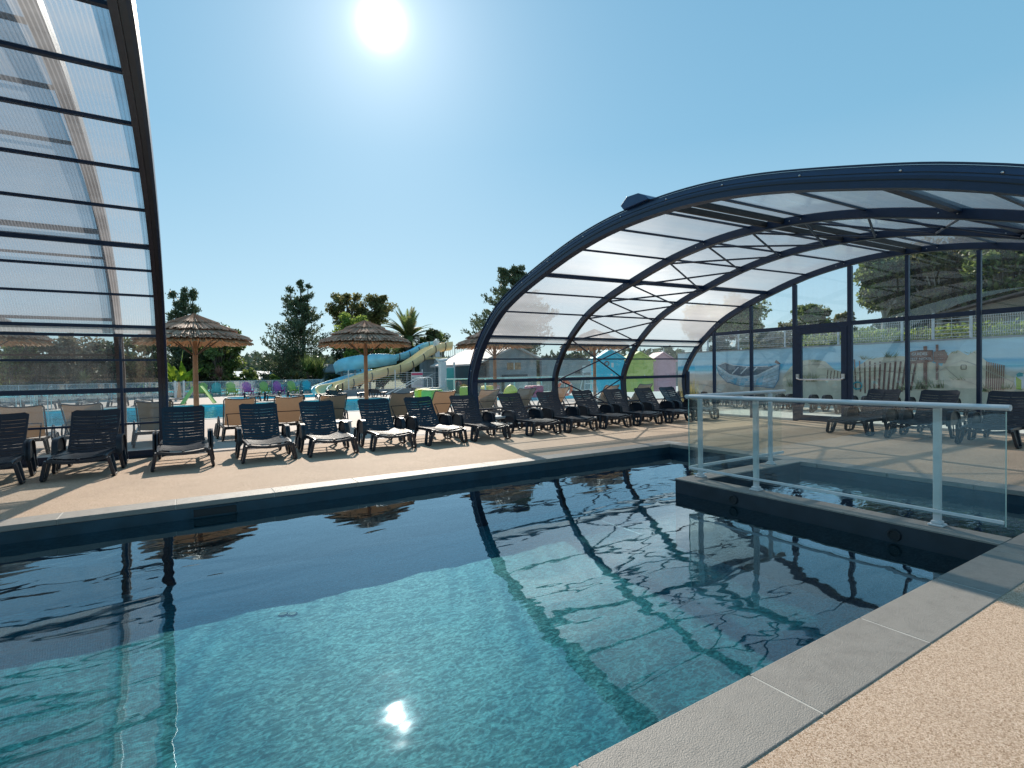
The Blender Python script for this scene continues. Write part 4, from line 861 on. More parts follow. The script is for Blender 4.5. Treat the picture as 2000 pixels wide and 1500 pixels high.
# palm
q, d = place(797, 616, 47); T = empty('palm_tree', (q.x, q.y, 0), label='palm with arching fronds behind the slide tower', cat='palm tree'); th = q.z-2.3
MB().tube([(0, 0, 0), (0, 0, th*.5), (0, 0, th)], [.35, .3, .32], 10).build('trunk', M['bark'], T, smooth=True)
r_ = np.random.default_rng(4)
for k in range(84):
    a = r_.uniform(0, 2*pi); el = r_.uniform(-.1, 1.45); L_ = 3.3*r_.uniform(.75, 1.05); sp = sword((0, 0, th), (cos(a)*cos(el), sin(a)*cos(el), sin(el)), L_, 0, 1.15, 10); fb = MB(); fb.tube([tuple(p) for p in sp], [.03*(1-i/11)+.004 for i in range(11)], 4, False)
    for i in range(1, 40):
        t = i/40; j = min(9, int(t*10)); p = sp[j]+(sp[j+1]-sp[j])*(t*10-j); dd = sp[j+1]-sp[j]; dd = dd/np.linalg.norm(dd); s_ = np.cross(dd, [0, 0, 1.]); s_ /= max(1e-6, np.linalg.norm(s_)); ll = .55*sin(pi*(.12+.85*t))
        for sg in (-1, 1): e = p+(s_*sg*.75+dd*.75+np.array([0, 0, -.12+.25*(1-t)]))*ll; w_ = dd*.045; kk = len(fb.v); fb.v += [tuple(p-w_), tuple(p+w_), tuple(e)]; fb.f.append((kk, kk+1, kk+2))
    fb.build('frond', M['leaf'] if k % 3 else M['olive'], T)
# banana plant
q, d = place(350, 684, 47.5); T = empty('banana_plant', (q.x, q.y, 0), label='bright green banana plant with big upright leaves right of the tall left arch', cat='banana plant'); r_ = np.random.default_rng(6)
for k, (dx, el, L_, az_, z0_) in enumerate(((0, 1.45, 1.9, .5, 1.5), (-.7, 1.2, 1.6, 2.6, 1.3), (.8, 1.15, 1.6, .3, 1.2), (-1.2, 1.0, 1.5, 3.3, 1.1), (1.2, .9, 1.3, -.2, 1.2), (.4, 1.3, 1.5, 4.5, 1.1), (-.4, 1.1, 1.5, 1.8, 1.0), (1.0, 1.2, 1.5, 1.0, .8), (-1.0, 1.3, 1.3, 4.0, .9), (.1, .8, 1.4, 5.3, 1.0))):
    p0 = np.array([dx*.55, r_.uniform(-.3, .3), z0_*1.15]); sp = sword(p0, (cos(az_)*cos(el), sin(az_)*cos(el), sin(el)), L_, 0, .5, 9); b = MB(); s_ = np.array([cos(az_+1.2), sin(az_+1.2), 0.]); dn = np.array([0, 0, -.12])
    b.tube([(dx*.5, 0, 0), tuple(p0)], [.07, .04], 6, False)
    for i in range(9):
        w0, w1 = .30*sin(pi*(i/9)**.8)+.01, .30*sin(pi*((i+1)/9)**.8)*(.97)+.01
        for sg in (-1, 1): g_ = .04 if i % 2 else 0.; b.quad(tuple(sp[i]), tuple(sp[i+1]), tuple(sp[i+1]+s_*sg*w1+dn*w1), tuple(sp[i]+s_*sg*max(.01, w0-g_)+dn*w0))
    b.build('leaf', M['banana'], T)
# ------------------------------------------------------------------ right: mural wall, fence, trees
MX = 20.0; MT = 2.18
mw = empty('mural_wall', (MX+.15, 10, 0), label='long concrete wall painted with a beach, dunes and boat mural', cat='mural wall')
def muralmat():
    m, t, p, o = mat('mural_background'); tc = N(t, 'ShaderNodeTexCoord'); sx = N(t, 'ShaderNodeSeparateXYZ'); lk(t, tc.outputs['Object'], sx.inputs[0])
    n = N(t, 'ShaderNodeTexNoise'); n.inputs['Scale'].default_value = 1.1; n.inputs['Detail'].default_value = 7; n.inputs['Roughness'].default_value = .62; mp = N(t, 'ShaderNodeMapping'); mp.inputs['Scale'].default_value = (1, .6, 2.2); lk(t, tc.outputs['Object'], mp.inputs[0]); lk(t, mp.outputs[0], n.inputs['Vector'])
    a = N(t, 'ShaderNodeMath', operation='MULTIPLY_ADD'); a.inputs[1].default_value = .22; lk(t, n.outputs['Fac'], a.inputs[0]); lk(t, sx.outputs['Z'], a.inputs[2])
    d = N(t, 'ShaderNodeMath', operation='DIVIDE'); d.inputs[1].default_value = 2.5; lk(t, a.outputs[0], d.inputs[0])
    c = ramp(t, d.outputs[0], [(.0, (.42, .37, .30)), (.36, (.50, .45, .38)), (.52, (.55, .52, .47)), (.56, (.60, .72, .76)), (.60, (.16, .55, .68)), (.66, (.05, .40, .62)), (.70, (.45, .66, .74)), (.84, (.40, .62, .72)), (1., (.50, .70, .76))]); c.color_ramp.interpolation = 'LINEAR'
    sc = N(t, 'ShaderNodeMapRange'); sc.inputs[1].default_value = .3; sc.inputs[2].default_value = .7; sc.inputs[3].default_value = .86; sc.inputs[4].default_value = 1.14; lk(t, n.outputs['Fac'], sc.inputs[0])
    v = N(t, 'ShaderNodeVectorMath', operation='SCALE'); lk(t, c.outputs[0], v.inputs[0]); lk(t, sc.outputs[0], v.inputs['Scale']); lk(t, v.outputs[0], p.inputs['Base Color']); p.inputs['Roughness'].default_value = .8; return m
M['mural'] = muralmat()
def relw(b, name, m, parent, **k):
    o = b.build(name, m, parent, **k); o.location = (-parent.location.x, -parent.location.y, 0); return o
relw(MB().box(MX, MX+.35, -8, 17.15, -.02, MT), 'wall', M['mural'], mw)
relw(MB().box(MX-.03, MX+.38, -8, 17.17, MT+.001, MT+.05), 'wall_cap', M['wallgrey'], mw)
def paint(col, name, var=.2, sc=9): return plain('paint_'+name, col, .85, var=var, scale=sc)
K = dict(sand=paint((.66, .56, .42), 'sand', .2, 2.5), sand2=paint((.50, .42, .34), 'sand_shade', .2, 3), brown=paint((.16, .07, .055), 'brown_wood', .3), plank=paint((.22, .11, .085), 'plank', .3), hull=paint((.36, .48, .54), 'hull', .3, 5), hulld=paint((.05, .20, .32), 'hull_dark', .3), white_=paint((.55, .60, .62), 'chalk', .1), inner=paint((.10, .14, .18), 'hull_inside', .3), grassp=paint((.24, .27, .12), 'grass_strokes', .35), green=paint((.30, .44, .05), 'ball_green', .1), tealp=paint((.02, .30, .34), 'teal', .2), blueb=paint((.12, .36, .48), 'blue_patch', .2), shadow=paint((.20, .23, .24), 'line', .1))
_layer = [0]
def mp_(px, py): return onx(px, py, MX-.001)
def flat(name, pts, col, d=None, smoothp=False):
    """thin painted patch on the wall, outline given by photo points"""
    _layer[0] += 1; dep = .004+_layer[0]*.0006; b = MB(); P = [mp_(*p) for p in pts]; k = len(P)
    # triangulate through a fan-safe ngon
    b.v = [(MX-dep, p.y, min(p.z, MT-.002)) for p in P]+[(MX-.0005, p.y, min(p.z, MT-.002)) for p in P]; b.f = [tuple(range(k))]+[(i, k+i, k+(i+1) % k, (i+1) % k) for i in range(k)]
    return relw(b, name, K[col], mw)
flat('painted_dune', [(1522, 790), (1530, 735), (1545, 716), (1567, 704), (1590, 702), (1612, 706), (1630, 722), (1650, 728), (1660, 738), (1660, 795)], 'sand')
flat('painted_dune', [(1640, 795), (1655, 740), (1672, 718), (1695, 702), (1725, 697), (1760, 695), (1800, 700), (1840, 715), (1845, 702), (1858, 688), (1872, 684), (1890, 694), (1905, 684), (1920, 700), (1935, 712), (1955, 728), (1990, 740), (2080, 752), (2080, 810), (1640, 800)], 'sand')
flat('painted_beach', [(1345, 790), (1345, 745), (1400, 742), (1460, 748), (1530, 752), (1530, 795)], 'sand2')
# rowing boat
flat('painted_boat', [(1400, 716), (1404, 730), (1420, 745), (1450, 752), (1478, 752), (1512, 757), (1521, 740), (1524, 713), (1518, 712), (1500, 722), (1480, 733), (1450, 737), (1425, 732), (1408, 720)], 'hull')
flat('painted_boat_inside', [(1402, 714), (1412, 708), (1428, 712), (1460, 716), (1500, 716), (1518, 712), (1498, 723), (1478, 732), (1450, 735), (1425, 730)], 'inner')
for (a, c, col) in (((1402, 714), (1412, 722), 'white_'),): pass
def stroke(name, pts, w, col):
    _layer[0] += 1; dep = .004+_layer[0]*.0006; b = MB(); P = [mp_(*p) for p in pts]
    for p, q in zip(P[:-1], P[1:]):
        dd = Vector((0, q.y-p.y, q.z-p.z)).normalized(); s = Vector((0, -dd.z, dd.y))*w/2; b.quad((MX-dep, p.y-s.y, p.z-s.z), (MX-dep, q.y-s.y, q.z-s.z), (MX-dep, q.y+s.y, q.z+s.z), (MX-dep, p.y+s.y, p.z+s.z))
    return relw(b, name, K[col], mw)
stroke('painted_gunwale', [(1401, 715), (1408, 721), (1425, 732), (1450, 737), (1480, 733), (1500, 723), (1523, 713)], .055, 'white_')
stroke('painted_gunwale', [(1404, 713), (1416, 708), (1432, 713), (1460, 716), (1500, 715)], .035, 'white_')
for k in range(4): stroke('painted_hull_line', [(1405+k*4, 726+k*5), (1425+k*3, 738+k*4.5), (1455, 742+k*4), (1485, 739+k*5), (1521-k*1.5, 722+k*9)], .014, 'shadow')
for pts in ([(1425, 742), (1440, 738), (1438, 752)], [(1448, 739), (1462, 740), (1452, 752), (1446, 752)], [(1478, 740), (1492, 734), (1488, 752), (1476, 752)]): flat('painted_hull_patch', pts, 'blueb')
for x in (1430, 1447, 1466): stroke('painted_thwart', [(x, 730), (x+13, 717)], .05, 'white_')
flat('painted_gull', [(1513, 708), (1516, 703), (1520, 706), (1525, 711), (1520, 711)], 'brown')
# picket fences
for k in range(13):
    x = 1672+k*9.6; t = 712+((k*7) % 5)-abs(k-5)*.8-6; stroke('painted_picket', [(x+(k-6)*.5, t), (x-(k-6)*.7-4, 762+(k % 3)*3)], .045+.012*(k > 2), 'brown')
stroke('painted_wire', [(1668, 728), (1720, 724), (1790, 730)], .012, 'brown')
for k in range(9): x = 1928+k*4.2; stroke('painted_picket', [(x, 706+k*.9), (x-2, 762)], .028, 'plank')
for k in range(7): x = 1618+k*6.5; stroke('painted_picket', [(x, 722+k*.8), (x-2, 740)], .03, 'brown')
# finger posts
stroke('painted_post', [(1808, 676), (1808, 755)], .10, 'plank'); stroke('painted_post', [(1831, 673), (1831, 742)], .07, 'plank')
flat('painted_sign_board', [(1772, 688), (1795, 684), (1822, 684), (1823, 706), (1800, 709), (1772, 710)], 'plank'); flat('painted_sign_board', [(1824, 687), (1845, 683), (1852, 696), (1846, 710), (1825, 707)], 'plank')
def text(body, p, size, m, parent, rot, name='lettering', ext=.001, align='CENTER'):
    cu = bpy.data.curves.new(name, 'FONT'); cu.body = body; cu.size = size; cu.align_x = align; cu.align_y = 'CENTER'; cu.extrude = ext; cu.resolution_u = 2
    to = bpy.data.objects.new(name, cu); C.objects.link(to); bpy.context.view_layer.update(); me = bpy.data.meshes.new_from_object(to); bpy.data.objects.remove(to)
    o = link(name, me, m, parent); o.location = Vector(p)-parent.location; o.rotation_euler = rot; return o
for body, px, py, sz in (('GUIDEL', 1797, 691.5, .13), ("C'EST NICKEL", 1798, 701, .105)):
    q = mp_(px, py); dep = .006+_layer[0]*.0006; text(body, (MX-dep, q.y, q.z), sz, K['white_'], mw, (pi/2, 0, -pi/2))
for px, py, sz in ((1838, 692, .08), (1838, 700, .08)):
    q = mp_(px, py); dep = .006+_layer[0]*.0006; text('- - -', (MX-dep, q.y, q.z), sz, K['white_'], mw, (pi/2, 0, -pi/2), 'faded_marks')
for pts in ([(1530, 738), (1552, 720), (1580, 712), (1606, 712), (1628, 726)], [(1540, 752), (1570, 734), (1610, 732), (1650, 742)], [(1660, 744), (1690, 716), (1740, 706), (1790, 704)], [(1830, 728), (1856, 712), (1880, 704), (1920, 716)], [(1845, 716), (1870, 738), (1910, 752)], [(1890, 706), (1930, 724), (1990, 750)], [(1345, 748), (1380, 752), (1410, 762)]): stroke('painted_contour', pts, .022, 'sand2' if pts[0][0] > 1400 else 'shadow')
stroke('painted_keel', [(1401, 717), (1406, 731), (1420, 746), (1450, 754), (1480, 754), (1512, 758), (1522, 741), (1524, 713)], .03, 'hulld')
stroke('painted_frame', [(1878, 713), (1888, 713), (1888, 721), (1878, 721), (1878, 713)], .02, 'brown')
rs = random.Random(3)
for cx, cy, n_, hh in ((1800, 760, 26, 26), (1832, 758, 18, 22), (1695, 702, 20, 10), (1740, 698, 16, 16), (1770, 762, 18, 18), (1585, 745, 26, 22), (1550, 755, 20, 26), (1925, 765, 14, 20), (1968, 760, 14, 18), (1590, 706, 14, 6), (1860, 690, 8, 7), (1900, 690, 8, 6), (1875, 742, 8, 12)):
    _layer[0] += 1; dep = .004+_layer[0]*.0006; b = MB()
    for k in range(n_):
        x0 = cx+rs.uniform(-12, 12); x1 = x0+rs.uniform(-14, 14); p, q = mp_(x0, cy), mp_(x1, cy-hh*rs.uniform(.5, 1)); b.add([(MX-dep, p.y-.012, p.z), (MX-dep, p.y+.012, p.z), (MX-dep, q.y, min(q.z, MT-.01))], [(0, 1, 2)])
    relw(b, 'painted_grass', K['grassp'], mw)
flat('painted_ball', [(1993+11*cos(t), 744+17*sin(t)) for t in np.linspace(0, 2*pi, 13)[:-1]], 'white_'); flat('painted_ball_panel', [(1985, 735), (1996, 742), (1996, 761), (1986, 760)], 'green'); flat('painted_ball_cap', [(1986, 731), (1992, 727), (1999, 729), (1999, 735), (1988, 736)], 'tealp')
stroke('painted_bucket_ring', [(1676+9*cos(t), 753+7*sin(t)) for t in np.linspace(0, 2*pi, 13)], .05, 'tealp')
# white mesh fence on the wall
def meshfence(y0, y1, nm, label, curved=True):
    T = empty('mesh_fence', (MX+.2, (y0+y1)/2, MT+.051), label=label, cat='fence', group='white mesh fence panels on the mural wall'); h = .74; X = 0
    post_ = MB().box(-.03, .03, -.03, .03, 0, h+.08); p_ = post_.build('post', M['white'], T, bevel=.004); p_.location = (0, (y0-y1)/2, 0)
    b = MB(); L_ = y1-y0; n = int(L_/.055) if curved else 2
    prof = [(0, .04), (0, .09), (-.04, .13), (0, .17), (0, .33), (-.04, .37), (0, .41), (0, .57), (-.04, .61), (0, .65), (0, h)] if curved else [(0, .06), (0, h)]
    for i in range(n+1):
        y = -L_/2+.04+i*(L_-.08)/n
        for (a, za), (c, zc) in zip(prof[:-1], prof[1:]): b.bar((a, y, za), (c, y, zc), .007)
    for z in ([.09, .17, .33, .41, .57, .65, h-.01] if curved else [.06, .17, .28, .39, .50, .61, h-.01]): b.bar((0.006, -L_/2, z), (0.006, L_/2, z), .008 if curved else .014)
    b.build('mesh_panel', M['white'], T); return T
yf = [17.1, 15.6, 14.05, 12.0, 10.0, 8.0, 7.15, 6.2, 4.2, 2.2]
cur = [1, 1, 1, 1, 1, 1, 0, 1, 1]
for i in range(9): meshfence(yf[i+1], yf[i], '', 'white wire mesh fence panel above the mural, %s from the far end' % ord_[i] if cur[i] else 'low white fence panel of horizontal rails above the painted finger post', bool(cur[i]))
# hedge of ground ivy behind the fence
P, A, B_ = [], [], []
for y in np.arange(2, 11.5, .3): a = leafball((MX+.75, y, MT+.25), (.35, .3, .32), 130, .06, hollow=.2); P.append(a[0]); A.append(a[1]); B_.append(a[2])
tag(quads('ivy_hedge', np.vstack(P), np.vstack(A), np.vstack(B_), M['light']), kind='stuff', label='low ivy hedge along the foot of the white mesh fence', cat='ground cover')
b = MB(); b.box(20.36, 21.5, -8, 17.1, 2.121, 2.14); st(b.build('gravel_strip', M['wallgrey']))
RB = 2.12
for i, (px, top, hw_, X, lf, tr, l, kw) in enumerate((
 (1368, 590, 38, 34, 'olive', 'bark', 'tree at the far end of the mural wall, seen through the left end pane', dict(clear=.35)), (1440, 572, 55, 31, 'leaf', 'bark', 'leafy tree with a thick trunk behind the second end pane', dict(clear=.42, n=6500, blobs=20)),
 (1500, 640, 34, 38, 'olive', 'bark', 'low bushy tree left of the glazed door', dict(clear=.1)), (1590, 588, 42, 34, 'leaf', 'bark', 'round tree seen through the pane above the glazed door', dict(clear=.1)), (1650, 600, 22, 38, 'olive', 'bark', 'thin sparse tree beside the pane above the door', dict(clear=.1, n=2500)),
 (1722, 492, 62, 27, 'leaf', 'birch', 'tall birch with a pale crooked trunk right of the glazed door', dict(clear=.42, n=9000, blobs=26, lean=.5)), (1835, 455, 85, 28, 'olive', 'birch', 'large leafy birch in the middle of the end wall view', dict(clear=.3, n=11000, blobs=30)),
 (1965, 440, 90, 27, 'leaf', 'birch', 'large dense tree cut off by the right edge', dict(clear=.25, n=11000, blobs=30)), (1780, 560, 60, 36, 'darkleaf', 'bark', 'dark tree filling the gap between the two birches', dict(clear=.0, n=6000)), (1890, 545, 70, 38, 'darkleaf', 'bark', 'dark tree behind the tiled hut', dict(clear=.0, n=6000)), (2060, 520, 80, 33, 'darkleaf', 'bark', 'dark tree beyond the right edge behind the tiled hut', dict(clear=.0, n=5000)),
 (1410, 628, 30, 40, 'darkleaf', 'bark', 'low dark bush at the far left behind the mesh fence', dict(clear=.0, n=3000)), (1470, 622, 30, 41, 'leaf', 'bark', 'low green bush between the end-pane trees and the door', dict(clear=.0, n=3000)), (1548, 618, 34, 42, 'olive', 'bark', 'low olive bush behind the left door mullion', dict(clear=.0, n=3000)), (1625, 615, 30, 40, 'leaf', 'bark', 'low green bush behind the right half of the pane above the door', dict(clear=.0, n=3000)),
 (1690, 640, 45, 40, 'light', 'bark', 'light green bush low behind the pale birch trunk', dict(clear=.0, n=3000)), (1750, 640, 40, 42, 'olive', 'bark', 'olive bush low between the birch trunks', dict(clear=.0, n=3000)))):
    kw = {**dict(n=6500, size=.13, blobs=22), **kw}; broad(px, top, hw_, 0, l, lf, tr, base=RB, seed=70+i, X=X, group='trees behind the mural wall', **kw)
# tiled hut behind the fence
h0 = onx(1868, 616, 25.5); hut = empty('tiled_hut', (27, h0.y-2.5, RB), label='low brown hut with a tiled roof behind the fence at the right', cat='hut')
b = MB(); b.box(-1.5, 2.0, -3.4, 2.4, 0, 1.35); b.add([(-1.5, -3.4, 1.351), (-1.5, 2.4, 1.351), (-1.5, -.5, 1.95), (2.0, -3.4, 1.351), (2.0, 2.4, 1.351), (2.0, -.5, 1.95)], [(0, 2, 1), (3, 4, 5), (0, 3, 5, 2), (1, 2, 5, 4), (0, 1, 4, 3)]); b.build('wall', paint((.22, .19, .15), 'brown_board', .1), hut)
b = MB(); b.add([(-1.9, -3.9, 1.28), (2.3, -3.9, 1.28), (2.3, -.5, 2.0), (-1.9, -.5, 2.0), (-1.9, 2.9, 1.28), (2.3, 2.9, 1.28), (-1.9, -3.9, 1.35), (2.3, -3.9, 1.35), (2.3, -.5, 2.08), (-1.9, -.5, 2.08), (-1.9, 2.9, 1.35), (2.3, 2.9, 1.35)], [(0, 1, 2, 3), (3, 2, 5, 4), (7, 6, 9, 8), (8, 9, 10, 11), (6, 0, 3, 9), (9, 3, 4, 10), (0, 6, 7, 1), (4, 5, 11, 10)]); b.build('roof', M['tile'], hut)
MB().box(-1.96, -1.92, -3.95, -.5, 1.3, 1.42).build('fascia', M['white'], hut)
# dry grass tuft inside the corner of the end wall
q = onx(1347, 765, 16.0); T = empty('ornamental_grass', (16.0, q.y, 0), label='tuft of dry pinkish ornamental grass behind the leftmost end pane', cat='grass tuft'); it = []
for k in range(170): a = random.uniform(0, 2*pi); it.append((sword((random.uniform(-.2, .2), random.uniform(-.2, .2), 0), (cos(a)*.28, sin(a)*.28, 1), random.uniform(.7, 1.15), 0, .25), .02))
blades('blades', it, M['strawleaf'], T)
# ------------------------------------------------------------------ far side of the pool
# glass fence
def gfence(p, q, n, group='glass fence panels round the far pool', lab='glass fence panel hazed pale as if reflecting sky, %s from the left', h=1.15, k0=0):
    p, q = Vector(p), Vector(q)
    for i in range(n):
        a = p.lerp(q, i/n); c = p.lerp(q, (i+1)/n); m_ = (a+c)/2; d = (c-a); L_ = d.length; T = empty('glass_fence_panel', m_, atan2(d.y, d.x), label=lab % ord_[k0+i], cat='glass fence', group=group)
        MB().box(-L_/2-.03, -L_/2+.03, -.03, .03, 0, h).build('post', M['white'], T); MB().box(-L_/2+.031, L_/2-.031, -.02, .02, h-.05, h-.01).build('top_rail', M['white'], T); MB().box(-L_/2+.04, L_/2-.04, -.006, .006, .08, h-.051).build('glass_pane', M['fenceglass'], T)
ord_ += ['fifteenth', 'sixteenth', 'seventeenth', 'eighteenth']
gfence((-16, 44.6, 0), (-1.9, 46.6, 0), 6); gfence((-1.9, 46.6, 0), (10.2, 46.6, 0), 6, k0=6)
# low holiday homes
def home(px0, px1, top, Y, label, wallm, roofm, gable=False):
    a, c = ony(px0, top, Y), ony(px1, top, Y); H = min(max(a.z, c.z), 4.); x0, x1 = a.x, c.x; T = empty('holiday_home', ((x0+x1)/2, Y, 0), label=label, cat='holiday home', group='pale holiday homes behind the pool'); w = (x1-x0)/2
    MB().box(-w+.15, w-.15, 0, 4, 0, H-.75).build('wall', wallm, T)
    b = MB(); b.add([(-w, -.3, H-.8), (w, -.3, H-.8), (w, 2, H), (-w, 2, H), (w, 4.3, H-.8), (-w, 4.3, H-.8), (-w, -.3, H-.70), (w, -.3, H-.70), (w, 2, H+.1), (-w, 2, H+.1), (w, 4.3, H-.7), (-w, 4.3, H-.7)], [(0, 3, 2, 1), (3, 5, 4, 2), (6, 7, 8, 9), (9, 8, 10, 11), (0, 1, 7, 6), (0, 6, 9, 3), (3, 9, 11, 5), (1, 2, 8, 7), (2, 4, 10, 8)]); b.build('roof', roofm, T)
    for k in range(2): MB().box(-w*.6+k*w*.8, -w*.6+k*w*.8+.9, -.02, .149, .9, 1.7).build('window', M['dark'], T)
    return T
home(330, 420, 733, 58, 'low white-roofed holiday home left of the red spiky plant', M['wallwhite'], M['whiteroof']); home(425, 515, 727, 64, 'wide white-roofed holiday home right of the red spiky plant', M['wallwhite'], M['whiteroof'])
home(500, 560, 727, 60, 'white-roofed holiday home beside the cone-shaped evergreen', M['wallwhite'], M['whiteroof']); home(625, 670, 712, 54, 'grey holiday home with a slate roof left of the blue slide', M['wallgrey'], M['wallgrey'])
# adirondack chairs
def adir(m, label):
    T = empty('adirondack_chair', (0, 0, 0), label=label, cat='garden chair', group='coloured garden chairs along the glass fence')
    b = MB()   # faces -y
    for i in range(6): b.bar((-.25, -.42+.09*i, .36-.022*i), (.25, -.42+.09*i, .36-.022*i), .075, .02)
    b.build('seat', m, T)
    b = MB()
    for i in range(7):
        x = (i-3)*.082; hh = 1.05-.018*(i-3)**2; b.bar((x*.85, .08, .25), (x*1.15, .08+.34*hh*.9, hh), .07, .02, up=(0, 1, 0))
    b.bar((-.27, .20, .55), (.27, .20, .55), .02, .06); b.build('backrest', m, T)
    for sx in (-1, 1):
        MB().bar((sx*.34, -.45, .56), (sx*.34, .26, .56), .12, .022).build('armrest', m, T)
        MB().bar((sx*.30, -.42, 0), (sx*.30, -.42, .55), .03, .10, up=(0, 1, 0)).build('leg', m, T); MB().bar((sx*.27, -.44, .35), (sx*.27, .45, .03), .03, .10).bar((sx*.31, .24, .05), (sx*.31, .24, .55), .03, .08, up=(0, 1, 0)).build('leg', m, T)
    return T
cols = [('lime', 'limeseat', 'lime green garden chair half hidden by the parasol pole, leftmost of the row'), ('teal', 'teal', 'pale teal garden chair, second from the left before the glass fence'), ('lime', 'limeseat', 'lime green garden chair between the teal and the first magenta chair'), ('mag', 'magenta', 'magenta garden chair, left one of the two magenta chairs'), ('lime', 'limeseat', 'lime green garden chair between the two magenta chairs'), ('mag', 'magenta', 'magenta garden chair, right one of the two magenta chairs'), ('lime', 'limeseat', 'lime green garden chair next to the turquoise one at the row end'), ('turq', 'turq', 'bright turquoise garden chair at the right end of the row')]
base_ = {}
for i, (px, (kk, m_, l)) in enumerate(zip((395, 423, 453, 484, 517, 544, 572, 600), cols)):
    if kk in base_: o = copy_tree(base_[kk])
    else: o = adir(M[m_], l); base_[kk] = o
    q = ony(px, 765, 45.4); o.location = (q.x, 45.4, 0); o.rotation_euler = (0, 0, random.uniform(-.2, .2)); o['label'] = l
# small lime slide at the pool side
q = g(388, 789); T = empty('toddler_slide', (q.x, q.y, 0), label='lime green toddler slide with two sloping leaf-shaped wings by the left parasol', cat='toddler slide')
for sx in (-1, 1):
    b = MB(); sp = [(sx*.12, 0, .95), (sx*.35, -.1, .62), (sx*.55, -.2, .30), (sx*.72, -.3, .02)]; b.sweep(sp, [(-.2, .05), (-.14, 0), (.14, 0), (.2, .05), (.14, .03), (-.14, .03)]); b.build('slide_wing', M['limeseat'], T, smooth=True)
MB().bar((0, .1, 0), (0, .05, .93), .06).build('support', M['limeseat'], T)
# water slides
def curve(ctrl, n=10):
    P = [Vector(p) for p in ctrl]; o = []
    for i in range(len(P)-1):
        a, b, c, d = P[max(i-1, 0)], P[i], P[i+1], P[min(i+2, len(P)-1)]
        for k in range(n): t = k/n; o.append(.5*((2*b)+(c-a)*t+(2*a-5*b+4*c-d)*t*t+(3*b-a-3*c+d)*t**3))
    return o+[P[-1]]
def trough(r, t=.05, lo=.35, hi=.0):
    A = [(-r*cos(a), -r*sin(a)) for a in np.linspace(-.05, pi+.05, 13)]; B_ = [(-(r+t)*cos(a), -(r+t)*sin(a)) for a in np.linspace(pi+.05, -.05, 13)]; return [(x, z+r) for x, z in A]+[(x, z+r) for x, z in B_]
SY = 40.
def sp3(px, py, Y=SY): return ony(px, py, Y)
def slide(label, ctrl, m, r, supports, caps=()):
    P = curve(ctrl, 10); c0 = P[len(P)//2]; T = empty('water_slide', (c0.x, c0.y, 0), label=label, cat='water slide', group='water slides beside the far pool'); b = MB(); b.sweep(P, trough(r)); b.v = [(x-c0.x, y-c0.y, z) for x, y, z in b.v]; b.build('chute', m, T, smooth=True)
    for i in range(8, len(P)-4, 9):
        ring = MB(); d = (P[i+1]-P[i-1]).normalized(); ring.sweep([P[i]-d*.03, P[i]+d*.03], [(x*1.06, (z-r)*1.06+r) for x, z in trough(r, .06)]); ring.v = [(x-c0.x, y-c0.y, z) for x, y, z in ring.v]; ring.build('joint_flange', M['greyplastic'], T)
    for i in supports:
        p = P[i]; MB().tube([(p.x-c0.x, p.y-c0.y, 0), (p.x-c0.x, p.y-c0.y, p.z-.08)], .09, 10).build('support_post', M['wallgrey'], T, smooth=True)
    return T
yel = [sp3(880, 683, 40.5), sp3(862, 686, 40.5), sp3(840, 694, 40.4), sp3(815, 712, 40.2), sp3(790, 726, 40), sp3(762, 732, 40), sp3(730, 741, 39.8), sp3(690, 755, 39.5), sp3(660, 765, 39.2), sp3(642, 770, 38.6), sp3(636, 776, 37.6)]
slide('cream yellow open water slide running down in front of the blue one', yel, M['slideyellow'], .62, (33, 62, 78))
blu = [sp3(848, 678, 42), sp3(832, 681, 42), sp3(812, 692, 42), sp3(790, 701, 42), sp3(765, 706, 42), sp3(735, 711, 42), sp3(705, 715, 42.2), sp3(678, 719, 43), sp3(668, 724, 44.3), sp3(690, 729, 45.3), sp3(715, 733, 44.6), sp3(718, 738, 43.4), sp3(690, 744, 42.4), sp3(660, 754, 41.5), sp3(640, 762, 40.4), sp3(628, 768, 39.2), sp3(624, 774, 38.4)]
bs = slide('blue water slide with a wide banked bend behind the yellow one', blu, M['slideblue'], .48, (28, 64, 78))
# tall outer guard of the bend
P = curve(blu, 10)[38:100]; c0 = bs.location; gb_ = MB(); k = 0
for i, p in enumerate(P):
    d = (P[min(i+1, len(P)-1)]-P[max(i-1, 0)]).normalized(); s_ = d.cross(Vector((0, 0, 1))).normalized(); hh = .15+.5*sin(pi*min(1, i/40))**.6 if i < 40 else .25
    o1 = p-s_*(-.50 if False else .50)*1.0; gb_.v += [tuple(o1-c0*1 if False else (o1.x-c0.x, o1.y-c0.y, o1.z-.25)), (o1.x-c0.x-s_.x*.16, o1.y-c0.y-s_.y*.16, o1.z+.2+hh)]
for i in range(len(P)-1): gb_.f.append((2*i, 2*i+1, 2*i+3, 2*i+2))
go = gb_.build('outer_guard', M['slideblue'], bs, smooth=True); sm = go.modifiers.new('thick', 'SOLIDIFY'); sm.thickness = .05
